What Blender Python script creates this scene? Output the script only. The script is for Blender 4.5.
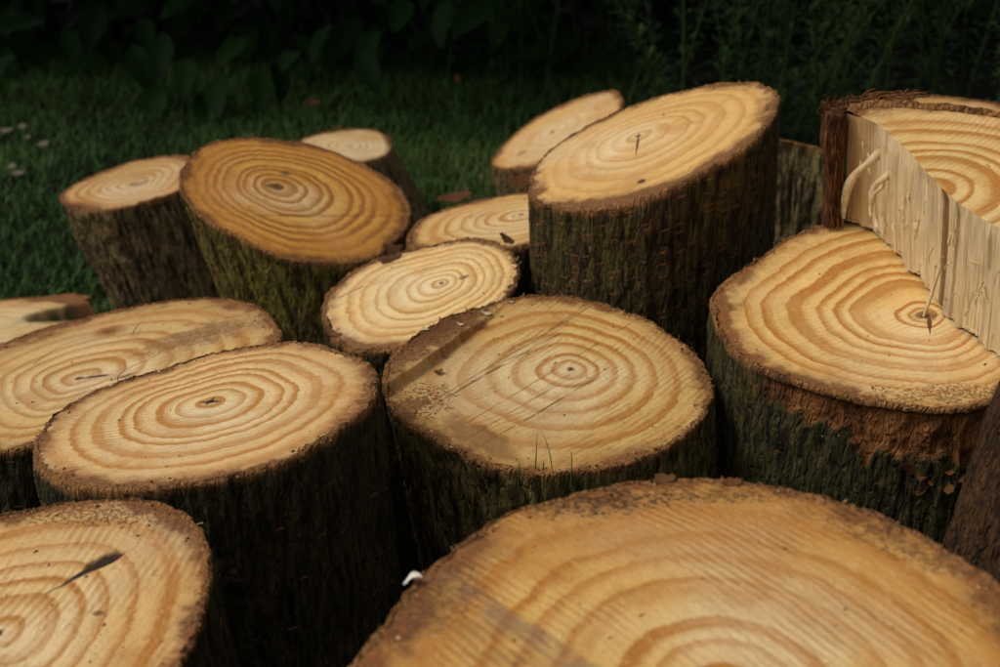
import bpy, math, random
import numpy as np
from mathutils import Vector, Matrix

scene = bpy.context.scene
for o in list(bpy.data.objects):
    bpy.data.objects.remove(o)

# ------------------------------------------------------------------ camera
cam_d = bpy.data.cameras.new('camera')
cam = bpy.data.objects.new('camera', cam_d)
scene.collection.objects.link(cam)
scene.camera = cam
cam.location = (0, 0, .86)
cam.rotation_euler = (math.radians(90 - 23), 0, 0)
cam_d.sensor_width = 36
cam_d.lens = 52.27
cam_d.clip_start = .02
cam_d.clip_end = 500
cam_d.dof.use_dof = True
cam_d.dof.focus_distance = 1.08
cam_d.dof.aperture_fstop = 9.5

# ------------------------------------------------------------------ light
SUN_EL, SUN_AZ = math.radians(52), math.radians(-98)      # azimuth from +Y towards +X
world = bpy.data.worlds.new('World')
scene.world = world
world.use_nodes = True
wn = world.node_tree
sky = wn.nodes.new('ShaderNodeTexSky')
sky.sky_type = 'NISHITA'
sky.sun_disc = False
sky.sun_elevation = SUN_EL
sky.sun_rotation = SUN_AZ
sky.air_density = 1.0
sky.dust_density = 4.0
sky.ozone_density = 1.0
hs = wn.nodes.new('ShaderNodeHueSaturation')
hs.inputs['Saturation'].default_value = .03            # overcast: the cloud layer takes the blue out
wn.links.new(sky.outputs[0], hs.inputs['Color'])
wn.links.new(hs.outputs[0], wn.nodes['Background'].inputs[0])
wn.nodes['Background'].inputs[1].default_value = .09
sun_d = bpy.data.lights.new('sun', 'SUN')
sun_d.energy = 1.1
sun_d.angle = math.radians(24)
sun_d.color = (1, .94, .85)
sun = bpy.data.objects.new('sun', sun_d)
scene.collection.objects.link(sun)
sdir = Vector((math.sin(SUN_AZ) * math.cos(SUN_EL), math.cos(SUN_AZ) * math.cos(SUN_EL), math.sin(SUN_EL)))
sun.rotation_euler = sdir.to_track_quat('Z', 'Y').to_euler()
sun.location = sdir * 20
vs = scene.view_settings
vs.view_transform = 'Standard'
vs.look = 'None'
vs.gamma = 1
vs.use_curve_mapping = False
vs.exposure = 0.24
scene.cycles.use_adaptive_sampling = False
scene.cycles.use_denoising = True
scene.cycles.denoiser = 'OPENIMAGEDENOISE'
scene.cycles.denoising_input_passes = 'RGB_ALBEDO_NORMAL'
scene.cycles.denoising_prefilter = 'NONE'               # keeps the fine grain of wood and bark

# ------------------------------------------------------------------ helpers
RNG = np.random.default_rng(7)
random.seed(7)
COL = scene.collection


def _hash(ix, iy, iz, seed):
    h = (ix * 374761393 + iy * 668265263 + iz * 2147483647 + seed * 1274126177) & 0xFFFFFFFF
    h = ((h ^ (h >> 13)) * 1274126177) & 0xFFFFFFFF
    h = ((h ^ (h >> 15)) * 2246822519) & 0xFFFFFFFF
    return ((h ^ (h >> 16)) & 0xFFFFFF) / float(0xFFFFFF)


def vnoise(p, seed=0):
    """smooth value noise in 0..1 at points p (..., 3)"""
    i = np.floor(p).astype(np.int64)
    f = p - i
    f = f * f * f * (f * (f * 6 - 15) + 10)
    out = 0
    for dx in (0, 1):
        wx = f[..., 0] if dx else 1 - f[..., 0]
        for dy in (0, 1):
            wy = f[..., 1] if dy else 1 - f[..., 1]
            for dz in (0, 1):
                wz = f[..., 2] if dz else 1 - f[..., 2]
                out = out + wx * wy * wz * _hash(i[..., 0] + dx, i[..., 1] + dy, i[..., 2] + dz, seed)
    return out


def fbm(p, octaves=4, seed=0, gain=.5):
    a, s, tot = 1., 0., 0.
    for k in range(octaves):
        s = s + a * vnoise(p * (2.03 ** k) + 17.3 * k, seed + k)
        tot += a
        a *= gain
    return s / tot


def P3(x, y, z=0.):
    x = np.asarray(x, float)
    return np.stack([x, np.broadcast_to(y, x.shape), np.broadcast_to(z, x.shape)], -1)


def sstep(a, b, x):
    t = np.clip((x - a) / (b - a), 0, 1)
    return t * t * (3 - 2 * t)


def mesh_np(name, verts, quads=None, tris=None, mats=(), attrs=None, smooth=True):
    me = bpy.data.meshes.new(name)
    verts = np.asarray(verts, np.float32).reshape(-1, 3)
    loops, starts, n = [], [], 0
    if quads is not None and len(quads):
        q = np.asarray(quads, np.int32)
        loops.append(q.ravel())
        starts.append(np.arange(len(q)) * 4)
        n = len(q) * 4
    if tris is not None and len(tris):
        t = np.asarray(tris, np.int32)
        loops.append(t.ravel())
        starts.append(n + np.arange(len(t)) * 3)
    loops = np.concatenate(loops)
    starts = np.concatenate(starts)
    me.vertices.add(len(verts))
    me.vertices.foreach_set('co', verts.ravel())
    me.loops.add(len(loops))
    me.loops.foreach_set('vertex_index', loops)
    me.polygons.add(len(starts))
    me.polygons.foreach_set('loop_start', starts.astype(np.int32))
    me.update(calc_edges=True)
    me.validate()
    if smooth:
        me.polygons.foreach_set('use_smooth', np.ones(len(me.polygons), bool))
    for k, a in (attrs or {}).items():
        a = np.asarray(a, np.float32)
        at = me.attributes.new(k, 'FLOAT_VECTOR' if a.ndim == 2 else 'FLOAT', 'POINT')
        at.data.foreach_set('vector' if a.ndim == 2 else 'value', a.ravel())
    for m in mats:
        me.materials.append(m)
    return me


def link(name, me, parent=None, **props):
    o = bpy.data.objects.new(name, me)
    COL.objects.link(o)
    if parent is not None:
        o.parent = parent
    for k, v in props.items():
        o[k] = v
    return o


def empty(name, loc, **props):
    o = link(name, None, None, **props)
    o.location = loc
    o.empty_display_size = .05
    return o


def grid_quads(rows, cols, closed=True, off=0):
    c = cols if closed else cols - 1
    r, k = np.meshgrid(np.arange(rows - 1), np.arange(c), indexing='ij')
    a = r * cols + k
    b = r * cols + (k + 1) % cols
    return np.stack([a, b, b + cols, a + cols], -1).reshape(-1, 4) + off


# ------------------------------------------------------------------ material helpers
class NT:
    def __init__(self, name):
        self.m = bpy.data.materials.new(name)
        self.m.use_nodes = True
        self.t = self.m.node_tree
        self.b = self.t.nodes['Principled BSDF']

    def node(self, kind, **kw):
        n = self.t.nodes.new(kind)
        for k, v in kw.items():
            setattr(n, k, v)
        return n

    def put(self, sock, v):
        if isinstance(v, bpy.types.NodeSocket):
            self.t.links.new(v, sock)
        elif v is not None:
            if sock.type == 'RGBA' and len(v) == 3:
                v = (*v, 1)
            sock.default_value = v

    def math(self, op, a, b=None, c=None, clamp=False):
        n = self.node('ShaderNodeMath', operation=op, use_clamp=clamp)
        self.put(n.inputs[0], a)
        self.put(n.inputs[1], b)
        self.put(n.inputs[2], c)
        return n.outputs[0]

    def vmath(self, op, a, b=None):
        n = self.node('ShaderNodeVectorMath', operation=op)
        self.put(n.inputs[0], a)
        if b is not None:
            self.put(n.inputs['Scale'] if op == 'SCALE' else n.inputs[1], b)
        return n.outputs['Value'] if op in ('LENGTH', 'DOT_PRODUCT') else n.outputs[0]

    def attr(self, name):
        return self.node('ShaderNodeAttribute', attribute_name=name)

    def sep(self, v):
        n = self.node('ShaderNodeSeparateXYZ')
        self.put(n.inputs[0], v)
        return n.outputs

    def comb(self, x, y, z):
        n = self.node('ShaderNodeCombineXYZ')
        for i, v in enumerate((x, y, z)):
            self.put(n.inputs[i], v)
        return n.outputs[0]

    def mapping(self, v, loc=(0, 0, 0), rot=(0, 0, 0), scale=(1, 1, 1), kind='POINT'):
        n = self.node('ShaderNodeMapping', vector_type=kind)
        self.put(n.inputs['Vector'], v)
        n.inputs['Location'].default_value = loc
        n.inputs['Rotation'].default_value = rot
        n.inputs['Scale'].default_value = scale
        return n.outputs[0]

    def noise(self, v, scale=1., detail=3., rough=.55, dist=0.):
        n = self.node('ShaderNodeTexNoise')
        self.put(n.inputs['Vector'], v)
        n.inputs['Scale'].default_value = scale
        n.inputs['Detail'].default_value = detail
        n.inputs['Roughness'].default_value = rough
        n.inputs['Distortion'].default_value = dist
        return n.outputs[0]

    def voronoi(self, v, scale, feature='F1', out='Distance', rand=1.):
        n = self.node('ShaderNodeTexVoronoi', feature=feature)
        self.put(n.inputs['Vector'], v)
        n.inputs['Scale'].default_value = scale
        n.inputs['Randomness'].default_value = rand
        return n.outputs[out]

    def ss(self, x, a, b, lo=0., hi=1.):
        n = self.node('ShaderNodeMapRange', interpolation_type='SMOOTHSTEP')
        self.put(n.inputs['Value'], x)
        n.inputs['From Min'].default_value = a
        n.inputs['From Max'].default_value = b
        n.inputs['To Min'].default_value = lo
        n.inputs['To Max'].default_value = hi
        return n.outputs[0]

    def lin(self, x, a, b, lo=0., hi=1.):
        n = self.node('ShaderNodeMapRange')
        self.put(n.inputs['Value'], x)
        n.inputs['From Min'].default_value = a
        n.inputs['From Max'].default_value = b
        n.inputs['To Min'].default_value = lo
        n.inputs['To Max'].default_value = hi
        return n.outputs[0]

    def mix(self, fac, a, b, blend='MIX'):
        n = self.node('ShaderNodeMix', data_type='RGBA', blend_type=blend)
        self.put(n.inputs[0], fac)
        self.put(n.inputs[6], a)
        self.put(n.inputs[7], b)
        return n.outputs[2]

    def curve(self, x, pts):
        n = self.node('ShaderNodeFloatCurve')
        c = n.mapping.curves[0]
        c.points[0].location = pts[0]
        c.points[1].location = pts[-1]
        for p in pts[1:-1]:
            c.points.new(*p)
        n.mapping.update()
        self.put(n.inputs['Value'], x)
        return n.outputs[0]

    def bump(self, h, dist, strength=1., normal=None):
        n = self.node('ShaderNodeBump')
        n.inputs['Strength'].default_value = strength
        n.inputs['Distance'].default_value = dist
        self.put(n.inputs['Height'], h)
        if normal is not None:
            self.put(n.inputs['Normal'], normal)
        return n.outputs[0]

    def done(self, col, rough=.8, normal=None, spec=.25, **kw):
        self.put(self.b.inputs['Base Color'], col)
        self.put(self.b.inputs['Roughness'], rough)
        self.b.inputs['Specular IOR Level'].default_value = spec
        for k, v in kw.items():
            self.put(self.b.inputs[k], v)
        if normal is not None:
            self.put(self.b.inputs['Normal'], normal)
        return self.m


def srgb(r, g, b):
    return tuple((c / 255 / 12.92 if c <= 10 else ((c / 255 + .055) / 1.055) ** 2.4) for c in (r, g, b))


def wood_face_mat(name, pale, band, nring, seed, contrast=.9, sawdir=.6, saw=.5, dirt=.5, ox=.5,
                  oxcol=srgb(188, 124, 48), rimcol=srgb(118, 66, 28), marks=(), pithcol=srgb(120, 80, 40), edgew=1.):
    """sawn end grain: growth rings follow the ring coordinate t in the attribute fc = (u, v, t)"""
    T = NT(name)
    a = T.attr('fc')
    u, v, t = T.sep(a.outputs['Vector'])
    pos = T.comb(u, v, seed * 1.37)
    n0 = T.noise(pos, 7, 2)
    n1 = T.noise(pos, 16, 2)
    n2 = T.noise(pos, 55, 3)
    n3 = T.noise(pos, 260, 4, .65)
    # streaky fibre texture left by the chain: stretched along the saw stroke
    f1 = T.noise(T.mapping(pos, rot=(0, 0, sawdir), scale=(1 / 240, 1 / 760, 1), kind='TEXTURE'), 1, 4, .65)
    f2 = T.noise(T.mapping(pos, rot=(0, 0, sawdir), scale=(1 / 22, 1 / 300, 1), kind='TEXTURE'), 1, 4, .6)
    f3 = T.noise(T.mapping(pos, rot=(0, 0, sawdir + .06), scale=(1 / 8, 1 / 70, 1), kind='TEXTURE'), 1, 3, .55)
    # ring coordinate with wobble and uneven widths
    w = T.math('ADD', T.math('MULTIPLY', T.math('SUBTRACT', n1, .5), .070), T.math('MULTIPLY', T.math('SUBTRACT', n2, .5), .012))
    w = T.math('ADD', w, T.math('MULTIPLY', T.math('SUBTRACT', n3, .5), .014))
    w = T.math('MULTIPLY', w, T.ss(t, 0, .3, .25, 1))
    tt = T.math('ADD', t, w)
    tw = T.math('POWER', T.math('MAXIMUM', tt, .0005), .90)
    uneven = T.noise(T.comb(T.math('MULTIPLY', tt, 5.0), seed * 3.1, 0), 1, 2, .6)
    x = T.math('MULTIPLY', T.math('ADD', tw, T.math('MULTIPLY', T.math('SUBTRACT', uneven, .5), .20)), nring)
    fr = T.math('FRACT', x)
    idx = T.math('FLOOR', x)
    prof = T.curve(fr, [(0, .80), (.04, .42), (.11, .10), (.26, .0), (.42, .10), (.58, .38), (.74, .76), (.88, 1), (.96, 1), (1, .85)])
    rs = T.noise(T.comb(T.math('MULTIPLY', idx, 7.31), seed * 1.7, 0), 1, 0)
    amp = T.math('MULTIPLY', T.lin(rs, .3, .7, .75, 1.3), T.lin(n0, .35, .65, 1.35, .6))
    amp = T.math('MULTIPLY', T.math('MULTIPLY', amp, contrast), T.ss(t, .74, .95, 1., .5))
    # faint finer rings inside each year
    x5 = T.math('MULTIPLY', x, 6.283)
    sub = T.math('ADD', T.math('SINE', T.math('MULTIPLY', x5, 3.7)), T.math('SINE', T.math('MULTIPLY', x5, 8.3)))
    sub = T.math('MULTIPLY', sub, T.ss(n2, .4, .65, .02, .11))
    bandf = T.math('ADD', T.math('MULTIPLY', prof, amp), sub)
    bandf = T.math('ADD', bandf, T.math('MULTIPLY', T.math('SUBTRACT', f1, .5), .75))
    bandf = T.math('ADD', bandf, T.math('MULTIPLY', T.math('SUBTRACT', n3, .5), .4), clamp=True)
    # heartwood pale and creamy, patches of sapwood gone amber
    pl = T.mix(T.math('MULTIPLY', T.ss(T.math('ADD', n0, T.math('MULTIPLY', t, -.22)), .30, .56), .55), pale, T.mix(.7, pale, (.86, .76, .56)))
    col = T.mix(bandf, pl, band)
    oxm = T.math('MULTIPLY', T.ss(T.math('ADD', t, T.math('MULTIPLY', T.math('SUBTRACT', n0, .5), 1.5)), .35, .95), ox)
    col = T.mix(oxm, col, T.mix(T.math('MULTIPLY', bandf, .8), oxcol, T.mix(.55, oxcol, band)))
    # saw strokes
    st = T.math('MULTIPLY', T.math('ADD', T.math('MULTIPLY', T.ss(f2, .52, .64), .6), T.math('MULTIPLY', T.ss(f3, .52, .66), .6)), saw)
    col = T.mix(T.math('MULTIPLY', st, .50), col, srgb(146, 94, 40))
    lt = T.math('MULTIPLY', T.ss(f1, .54, .68), .42)
    col = T.mix(lt, col, T.mix(.65, col, srgb(246, 224, 182)))
    g1 = T.noise(pos, 800, 3, .7)
    col = T.mix(T.math('MULTIPLY', T.ss(g1, .48, .38), .24), col, T.mix(.55, col, srgb(120, 72, 26)))
    # shallow curved ridges left by the chain
    ac = T.vmath('SUBTRACT', pos, (-math.sin(sawdir) * .42, math.cos(sawdir) * .42, seed * 1.37))
    ar = T.math('ADD', T.math('MULTIPLY', T.vmath('LENGTH', ac), 6.283 / .0052), T.math('MULTIPLY', n1, 9.))
    arc = T.math('MULTIPLY', T.math('SINE', ar), T.ss(T.noise(pos, 20, 3), .42, .62, .1, 1.))
    col = T.mix(T.math('MULTIPLY', T.ss(arc, .35, 1.), .16 + .12 * saw), col, srgb(150, 96, 42))
    # broad damp patches
    col = T.mix(T.math('MULTIPLY', T.ss(T.noise(pos, 13, 5, .65), .52, .66), .50), col, T.mix(.6, band, oxcol))
    # small smudges of dirt
    dm = T.math('MULTIPLY', T.ss(T.noise(pos, 330, 2, .5), .64, .72), T.ss(T.math('ADD', T.noise(pos, 22, 3), T.math('MULTIPLY', t, .10)), .52, .64))
    col = T.mix(T.math('MULTIPLY', dm, dirt), col, srgb(86, 52, 26))
    # brown inner-bark band, uneven in width
    e0 = T.math('ADD', T.math('MULTIPLY', T.math('SUBTRACT', T.noise(pos, 9.5, 3, .6), .48), .46 * edgew), T.math('MULTIPLY', T.math('SUBTRACT', n2, .5), .20))
    e0 = T.math('ADD', e0, T.math('MULTIPLY', T.math('SUBTRACT', n3, .5), .10))
    edge = T.math('ADD', T.math('MULTIPLY', T.ss(T.math('ADD', t, e0), .84, .94), .45), T.math('MULTIPLY', T.ss(T.math('ADD', t, e0), .915, .965), .55))
    ec = T.mix(T.ss(n2, .42, .6), rimcol, T.mix(.6, rimcol, (.11, .040, .012)))
    ec = T.mix(T.math('MULTIPLY', T.ss(n3, .50, .60), .75), ec, srgb(150, 92, 40))
    ec = T.mix(T.math('MULTIPLY', T.ss(T.noise(pos, 520, 3, .7), .54, .62), .6), ec, srgb(54, 30, 14))
    ec = T.mix(T.math('MULTIPLY', T.ss(f1, .52, .64), .4), ec, srgb(168, 112, 58))
    col = T.mix(T.math('MULTIPLY', edge, .92), col, ec)
    # pith
    col = T.mix(T.ss(T.math('ADD', t, T.math('MULTIPLY', T.math('SUBTRACT', n3, .5), .05)), .035, .012), col, pithcol)
    hgt = T.math('ADD', T.math('MULTIPLY', f1, .9), T.math('MULTIPLY', f2, 1.2 * max(saw, .3)))
    hgt = T.math('ADD', hgt, T.math('MULTIPLY', n3, .6))
    hgt = T.math('SUBTRACT', hgt, T.math('MULTIPLY', bandf, .25))
    hgt = T.math('ADD', hgt, T.math('MULTIPLY', g1, .4))
    hgt = T.math('SUBTRACT', hgt, T.math('MULTIPLY', arc, .35))
    for mk in marks:
        kind, c, rx, ry, ang, mcol, st = mk[:7]
        jit = mk[7] if len(mk) > 7 else .35
        dv = T.vmath('ADD', pos, T.vmath('SCALE', T.vmath('SUBTRACT', T.node_noise_col(pos, 70), (.5, .5, .5)), jit * 2 * ry))
        q = T.mapping(dv, loc=(c[0], c[1], seed * 1.37), rot=(0, 0, ang), scale=(rx, ry, 1), kind='TEXTURE')
        qx, qy, _ = T.sep(q)
        ax, ay = T.math('ABSOLUTE', qx), T.math('ABSOLUTE', qy)
        if kind == 'spot':
            d = T.math('SQRT', T.math('ADD', T.math('MULTIPLY', qx, qx), T.math('MULTIPLY', qy, qy)))
            m = T.ss(d, 1.05, .55)
        elif kind == 'specks':
            d = T.math('SQRT', T.math('ADD', T.math('MULTIPLY', qx, qx), T.math('MULTIPLY', qy, qy)))
            m = T.math('MULTIPLY', T.ss(T.math('SUBTRACT', T.noise(pos, 380, 4, .7), T.math('MULTIPLY', d, .10)), .44, .52), T.ss(d, 1.1, .8))
        elif kind == 'crack':
            d = T.math('ADD', ax, ay)
            m = T.ss(d, 1.05, .80)
        else:
            m = T.math('MULTIPLY', T.ss(ay, 1.0, .3), T.ss(ax, 1.0, .8))
            m = T.math('MULTIPLY', m, T.ss(T.noise(pos, 60, 2), .30, .58))
        m = T.math('MULTIPLY', m, st)
        col = T.mix(m, col, mcol)
        hgt = T.math('SUBTRACT', hgt, T.math('MULTIPLY', m, .6))
    nrm = T.bump(hgt, .0009, .85)
    return T.done(col, T.lin(n1, .35, .65, .45, .75), nrm, .35)


def _ncol(self, v, scale):
    n = self.node('ShaderNodeTexNoise')
    self.put(n.inputs['Vector'], v)
    n.inputs['Scale'].default_value = scale
    n.inputs['Detail'].default_value = 2
    return n.outputs['Color']


NT.node_noise_col = _ncol


def bark_mat(name, dark, light, moss, moss_amt=.5, lent=0., seed=0., stripcol=srgb(176, 112, 60), rimcol=srgb(156, 108, 62), grain=1.):
    """bark: attribute bc = (arc length, distance below the cut, stripped mask), height in bh"""
    T = NT(name)
    a = T.attr('bc')
    s, h, st = T.sep(a.outputs['Vector'])
    bh = T.attr('bh').outputs['Fac']
    obj = T.node('ShaderNodeTexCoord').outputs['Object']
    p = T.vmath('ADD', obj, (seed * 2.3, seed, 0))
    pv = T.mapping(p, scale=(1, 1, .20))
    n1 = T.noise(pv, 120, 6, .68, .3)
    n2 = T.noise(p, 22, 5, .65)
    n3 = T.noise(p, 420, 4, .7)
    n4 = T.noise(pv, 260, 5, .7, .4)
    # fissured plates: stretched cells with narrow gaps between them
    cv = T.mapping(T.vmath('ADD', p, T.vmath('SCALE', T.vmath('SUBTRACT', T.node_noise_col(p, 60), (.5, .5, .5)), .010)), scale=(1, 1, .17))
    ce = T.voronoi(cv, 190, 'DISTANCE_TO_EDGE')
    plate = T.ss(ce, .02, .20)
    f = T.math('ADD', T.math('MULTIPLY', n1, .9), T.math('MULTIPLY', T.math('SUBTRACT', n4, .5), .9))
    f = T.math('ADD', f, T.math('MULTIPLY', bh, .15))
    col = T.mix(T.ss(f, .38, .72), dark, light)
    mq = T.math('ADD', T.math('MULTIPLY', T.math('SUBTRACT', n3, .5), .7), T.math('MULTIPLY', T.math('SUBTRACT', n1, .5), .9))
    mm = T.math('MULTIPLY', T.ss(T.math('ADD', n2, mq), .42, .60), moss_amt)
    col = T.mix(mm, col, T.mix(T.ss(n4, .4, .6), T.mix(.55, moss, dark), moss))
    # pale lichen flecks
    lf = T.math('MULTIPLY', T.ss(n3, .58, .70), T.ss(n1, .48, .62))
    col = T.mix(T.math('MULTIPLY', lf, .55), col, srgb(150, 140, 96))
    hgt = T.math('ADD', T.math('MULTIPLY', n4, 1.1 * grain), T.math('MULTIPLY', n3, .5))
    hgt = T.math('ADD', hgt, T.math('MULTIPLY', plate, .8 * grain))
    hgt = T.math('ADD', hgt, T.math('MULTIPLY', n1, 1.0 * grain))
    if lent > 0:
        q = T.comb(T.math('MULTIPLY', s, 62), T.math('MULTIPLY', h, 120), seed)
        n = T.node('ShaderNodeTexVoronoi')
        T.put(n.inputs['Vector'], q)
        n.inputs['Scale'].default_value = 1
        dv = T.vmath('SUBTRACT', q, n.outputs['Position'])
        dx, dy, _ = T.sep(dv)
        e = T.math('ADD', T.math('MULTIPLY', T.math('MULTIPLY', dx, dx), 7), T.math('MULTIPLY', T.math('MULTIPLY', dy, dy), 42))
        rx, ry, rz = T.sep(n.outputs['Color'])
        m = T.math('MULTIPLY', T.ss(T.math('ADD', e, T.math('MULTIPLY', T.math('SUBTRACT', n3, .5), 1.2)), 1.0, .4), T.math('GREATER_THAN', rx, 1 - .6 * lent))
        col = T.mix(T.math('MULTIPLY', m, .85), col, srgb(138, 88, 46))
        hgt = T.math('ADD', hgt, T.math('MULTIPLY', m, .5))
    # stripped patches show the red-brown inner bark
    sc = T.mix(T.ss(n2, .45, .65), stripcol, srgb(92, 54, 28))
    sc = T.mix(T.ss(n4, .55, .75), sc, srgb(186, 128, 72))
    col = T.mix(st, col, sc)
    # the sawn edge of the bark
    rim = T.ss(T.math('ADD', h, T.math('MULTIPLY', T.math('SUBTRACT', n2, .5), .010)), .0065, -.001)
    rc = T.mix(T.ss(n2, .45, .65), rimcol, srgb(92, 56, 30))
    rc = T.mix(T.math('MULTIPLY', T.ss(n3, .5, .62), .6), rc, srgb(58, 34, 18))
    rc = T.mix(T.ss(n4, .50, .62), rc, srgb(168, 118, 68))
    col = T.mix(rim, col, rc)
    nrm = T.bump(hgt, .0030, 1.0)
    return T.done(col, .80, nrm, .18)


def plain_mat(name, c0, c1, scale=200, rough=.85, bump=.0006, stretch=(1, 1, 1), spec=.2, **kw):
    T = NT(name)
    p = T.mapping(T.node('ShaderNodeTexCoord').outputs['Object'], scale=stretch)
    n = T.noise(p, scale, 4, .6)
    col = T.mix(T.ss(n, .32, .68), c0, c1)
    return T.done(col, rough, T.bump(n, bump), spec, **kw)

# ------------------------------------------------------------------ ground and lawn
T = NT('lawn_soil')
p = T.node('ShaderNodeTexCoord').outputs['Object']
n1 = T.noise(p, 9, 5, .6)
n2 = T.noise(p, 160, 4, .65)
soil = T.mix(T.ss(n2, .35, .65), (.005, .006, .0025), (.013, .016, .005))
soil = T.mix(T.ss(n1, .45, .7), soil, (.011, .009, .005))
M_SOIL = T.done(soil, .95, T.bump(n2, .01), .1)
gv = np.linspace(-1, 1, 121)
gv = np.sign(gv) * (np.abs(gv) ** 4 * 57 + np.abs(gv) * 3)
gx, gy = np.meshgrid(gv, gv + 2.5)
gz = (fbm(P3(gx * 2.2, gy * 2.2), 3, 5) - .5) * .03
gz = gz * sstep(1.7, 2.4, gy) - .004
ground = link('ground', mesh_np('ground', np.stack([gx, gy, gz], -1), grid_quads(121, 121, False), mats=[M_SOIL]), kind='structure',
              label='dark earth and turf under the log pile')

# ------------------------------------------------------------------ the logs
GEO = dict(
    A=dict(o=(0.0966,0.5138,0.4757), n=(-0.025,0.018,1.0),
           r=[150,156,160,164,167,173,180,187,192,194,195,191,189,186,178,171,167,164,162,166,167,163,158,152,145,140,136,133,130,128,126,125,125,126,126,128,131,134,139,144]),
    B=dict(o=(-0.2769,0.6726,0.3944), n=(-0.015,-0.111,0.994),
           r=[110,112,116,122,129,136,141,142,132,127,121,118,115,118,123,130,130,130,122,116,108,104,98,93,91,88,87,88,90,92,96,100,106,110,112,114,115,113,111,110]),
    C=dict(o=(-0.2148,0.9701,0.3931), n=(-0.147,0.052,0.988),
           r=[126,123,120,117,116,116,118,120,118,116,112,110,106,104,106,110,115,120,122,124,126,126,129,130,133,135,138,142,142,143,143,146,148,148,146,141,138,133,131,128]),
    D=dict(o=(-0.3818,1.1931,0.3088), n=(-0.155,0.045,0.987),
           r=[183,186,186,189,193,200,205,209,207,202,197,191,188,189,182,177,176,164,154,142,133,128,123,121,121,125,129,136,145,154,144,138,135,135,139,143,152,160,170,177]),
    E=dict(o=(-0.658,1.7124,0.1463), n=(-0.02,0.121,0.992),
           r=[40,40,40,40,40,41,41,41,41,42,43,43,44,45,45,46,47,48,49,50,51,53,54,56,57,59,61,63,65,68,71,74,77,148,162,165,165,166,166,166,167,167,168,169,166,162,158,155,151,148,146,143,141,139,137,136,134,133,131,130,129,128,127,126,125,125,124,124,122,121,120,119,118,117,116,115,115,114,112,111,110,109,108,107,106,105,105,104,104,103,102,101,100,98,97,96,95,95,94,93,93,92,92,91,91,90,88,87,85,83,82,80,79,78,77,76,75,74,73,73,72,71,71,70,70,70,69,69,69,68,68,68,68,68,68,67,67,66,66,66,65,65,65,65,65,65,64,64,65,65,65,65,65,65,66,66,67,67,68,68,69,70,70,71,72,73,74,75,76,76,77,77,78,78,79,80,81,82,83,84,85,86,88,89,91,92,94,96,98,101,103,105,105,105,106,106,107,107,108,109,110,111,112,113,114,115,117,117,117,117,117,117,117,117,117,118,118,119,119,120,121,122,123,124,124,125,125,126,127,128,129,130,131,42,41,41,41,41,41,41]),
    F=dict(o=(-0.5352,2.0289,0.235), n=(-0.128,-0.06,0.99),
           r=[89,90,93,99,104,109,116,118,116,116,111,108,104,102,99,98,99,98,100,102,103,107,102,100,97,96,97,97,98,102,100,100,91,88,92,95,99,95,91,90]),
    G=dict(o=(-0.2716,1.6904,0.3368), n=(0.278,-0.176,0.944),
           r=[168,169,170,169,162,153,146,141,136,129,124,119,117,115,115,113,113,111,111,110,111,114,117,119,124,129,132,134,137,142,151,159,165,167,169,171,170,167,167,166]),
    H=dict(o=(-0.2717,2.5534,0.1451), n=(0.045,-0.089,0.995),
           r=[75,75,75,77,81,87,89,94,97,92,89,84,82,83,81,82,85,87,91,95,97,92,89,88,85,82,81,83,80,80,81,82,81,81,83,80,80,79,76,75]),
    I=dict(o=(-0.0597,1.3956,0.324), n=(-0.251,-0.124,0.96),
           r=[82,80,80,83,83,85,90,91,94,95,94,95,97,102,112,123,127,130,136,133,129,128,127,129,131,132,131,128,122,117,111,104,98,94,93,93,92,89,85,83]),
    J=dict(o=(0.0258,1.6239,0.3231), n=(-0.141,0.025,0.99),
           r=[74,73,74,72,71,72,75,77,79,83,87,90,95,98,104,108,113,118,123,129,132,135,141,146,146,144,139,134,128,125,122,118,117,111,106,97,89,85,82,77]),
    K=dict(o=(0.1402,1.4365,0.4683), n=(-0.382,-0.054,0.923),
           r=[139,132,123,117,110,105,102,98,97,97,98,99,100,101,103,106,111,113,116,116,118,121,128,133,137,141,147,155,163,168,167,168,166,166,166,163,158,153,149,143]),
    L=dict(o=(0.085,2.3128,0.236), n=(-0.453,-0.082,0.888),
           r=[126,127,130,125,123,118,112,109,106,105,105,101,99,100,99,97,98,101,103,107,113,113,111,107,106,107,109,113,118,123,127,134,136,138,137,136,135,131,130,128]),
    M=dict(o=(0.0601,1.1195,0.3522), n=(0.038,-0.143,0.989),
           r=[117,116,112,109,109,110,112,114,118,122,126,129,127,126,125,125,127,129,133,140,149,158,162,167,158,156,156,156,154,151,147,143,138,133,130,126,124,122,121,120]),
    N=dict(o=(0.351,1.1092,0.404), n=(-0.113,-0.161,0.98),
           r=[122,130,132,138,142,148,153,159,166,175,181,186,185,178,172,170,173,184,178,172,169,162,156,149,141,134,130,129,130,131,133,129,122,115,111,109,108,110,115,117]),
    P=dict(o=(0.5721,1.8004,0.3768), n=(-0.074,-0.071,0.995),
           r=[128,130,134,129,126,127,127,131,132,136,138,142,144,146,146,134,125,120,116,109,106,106,108,113,112,111,114,119,125,124,126,132,129,127,128,133,129,127,129,131]),
)



class Log:
    pass


def unit(v):
    v = np.asarray(v, float)
    return v / np.linalg.norm(v)


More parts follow.
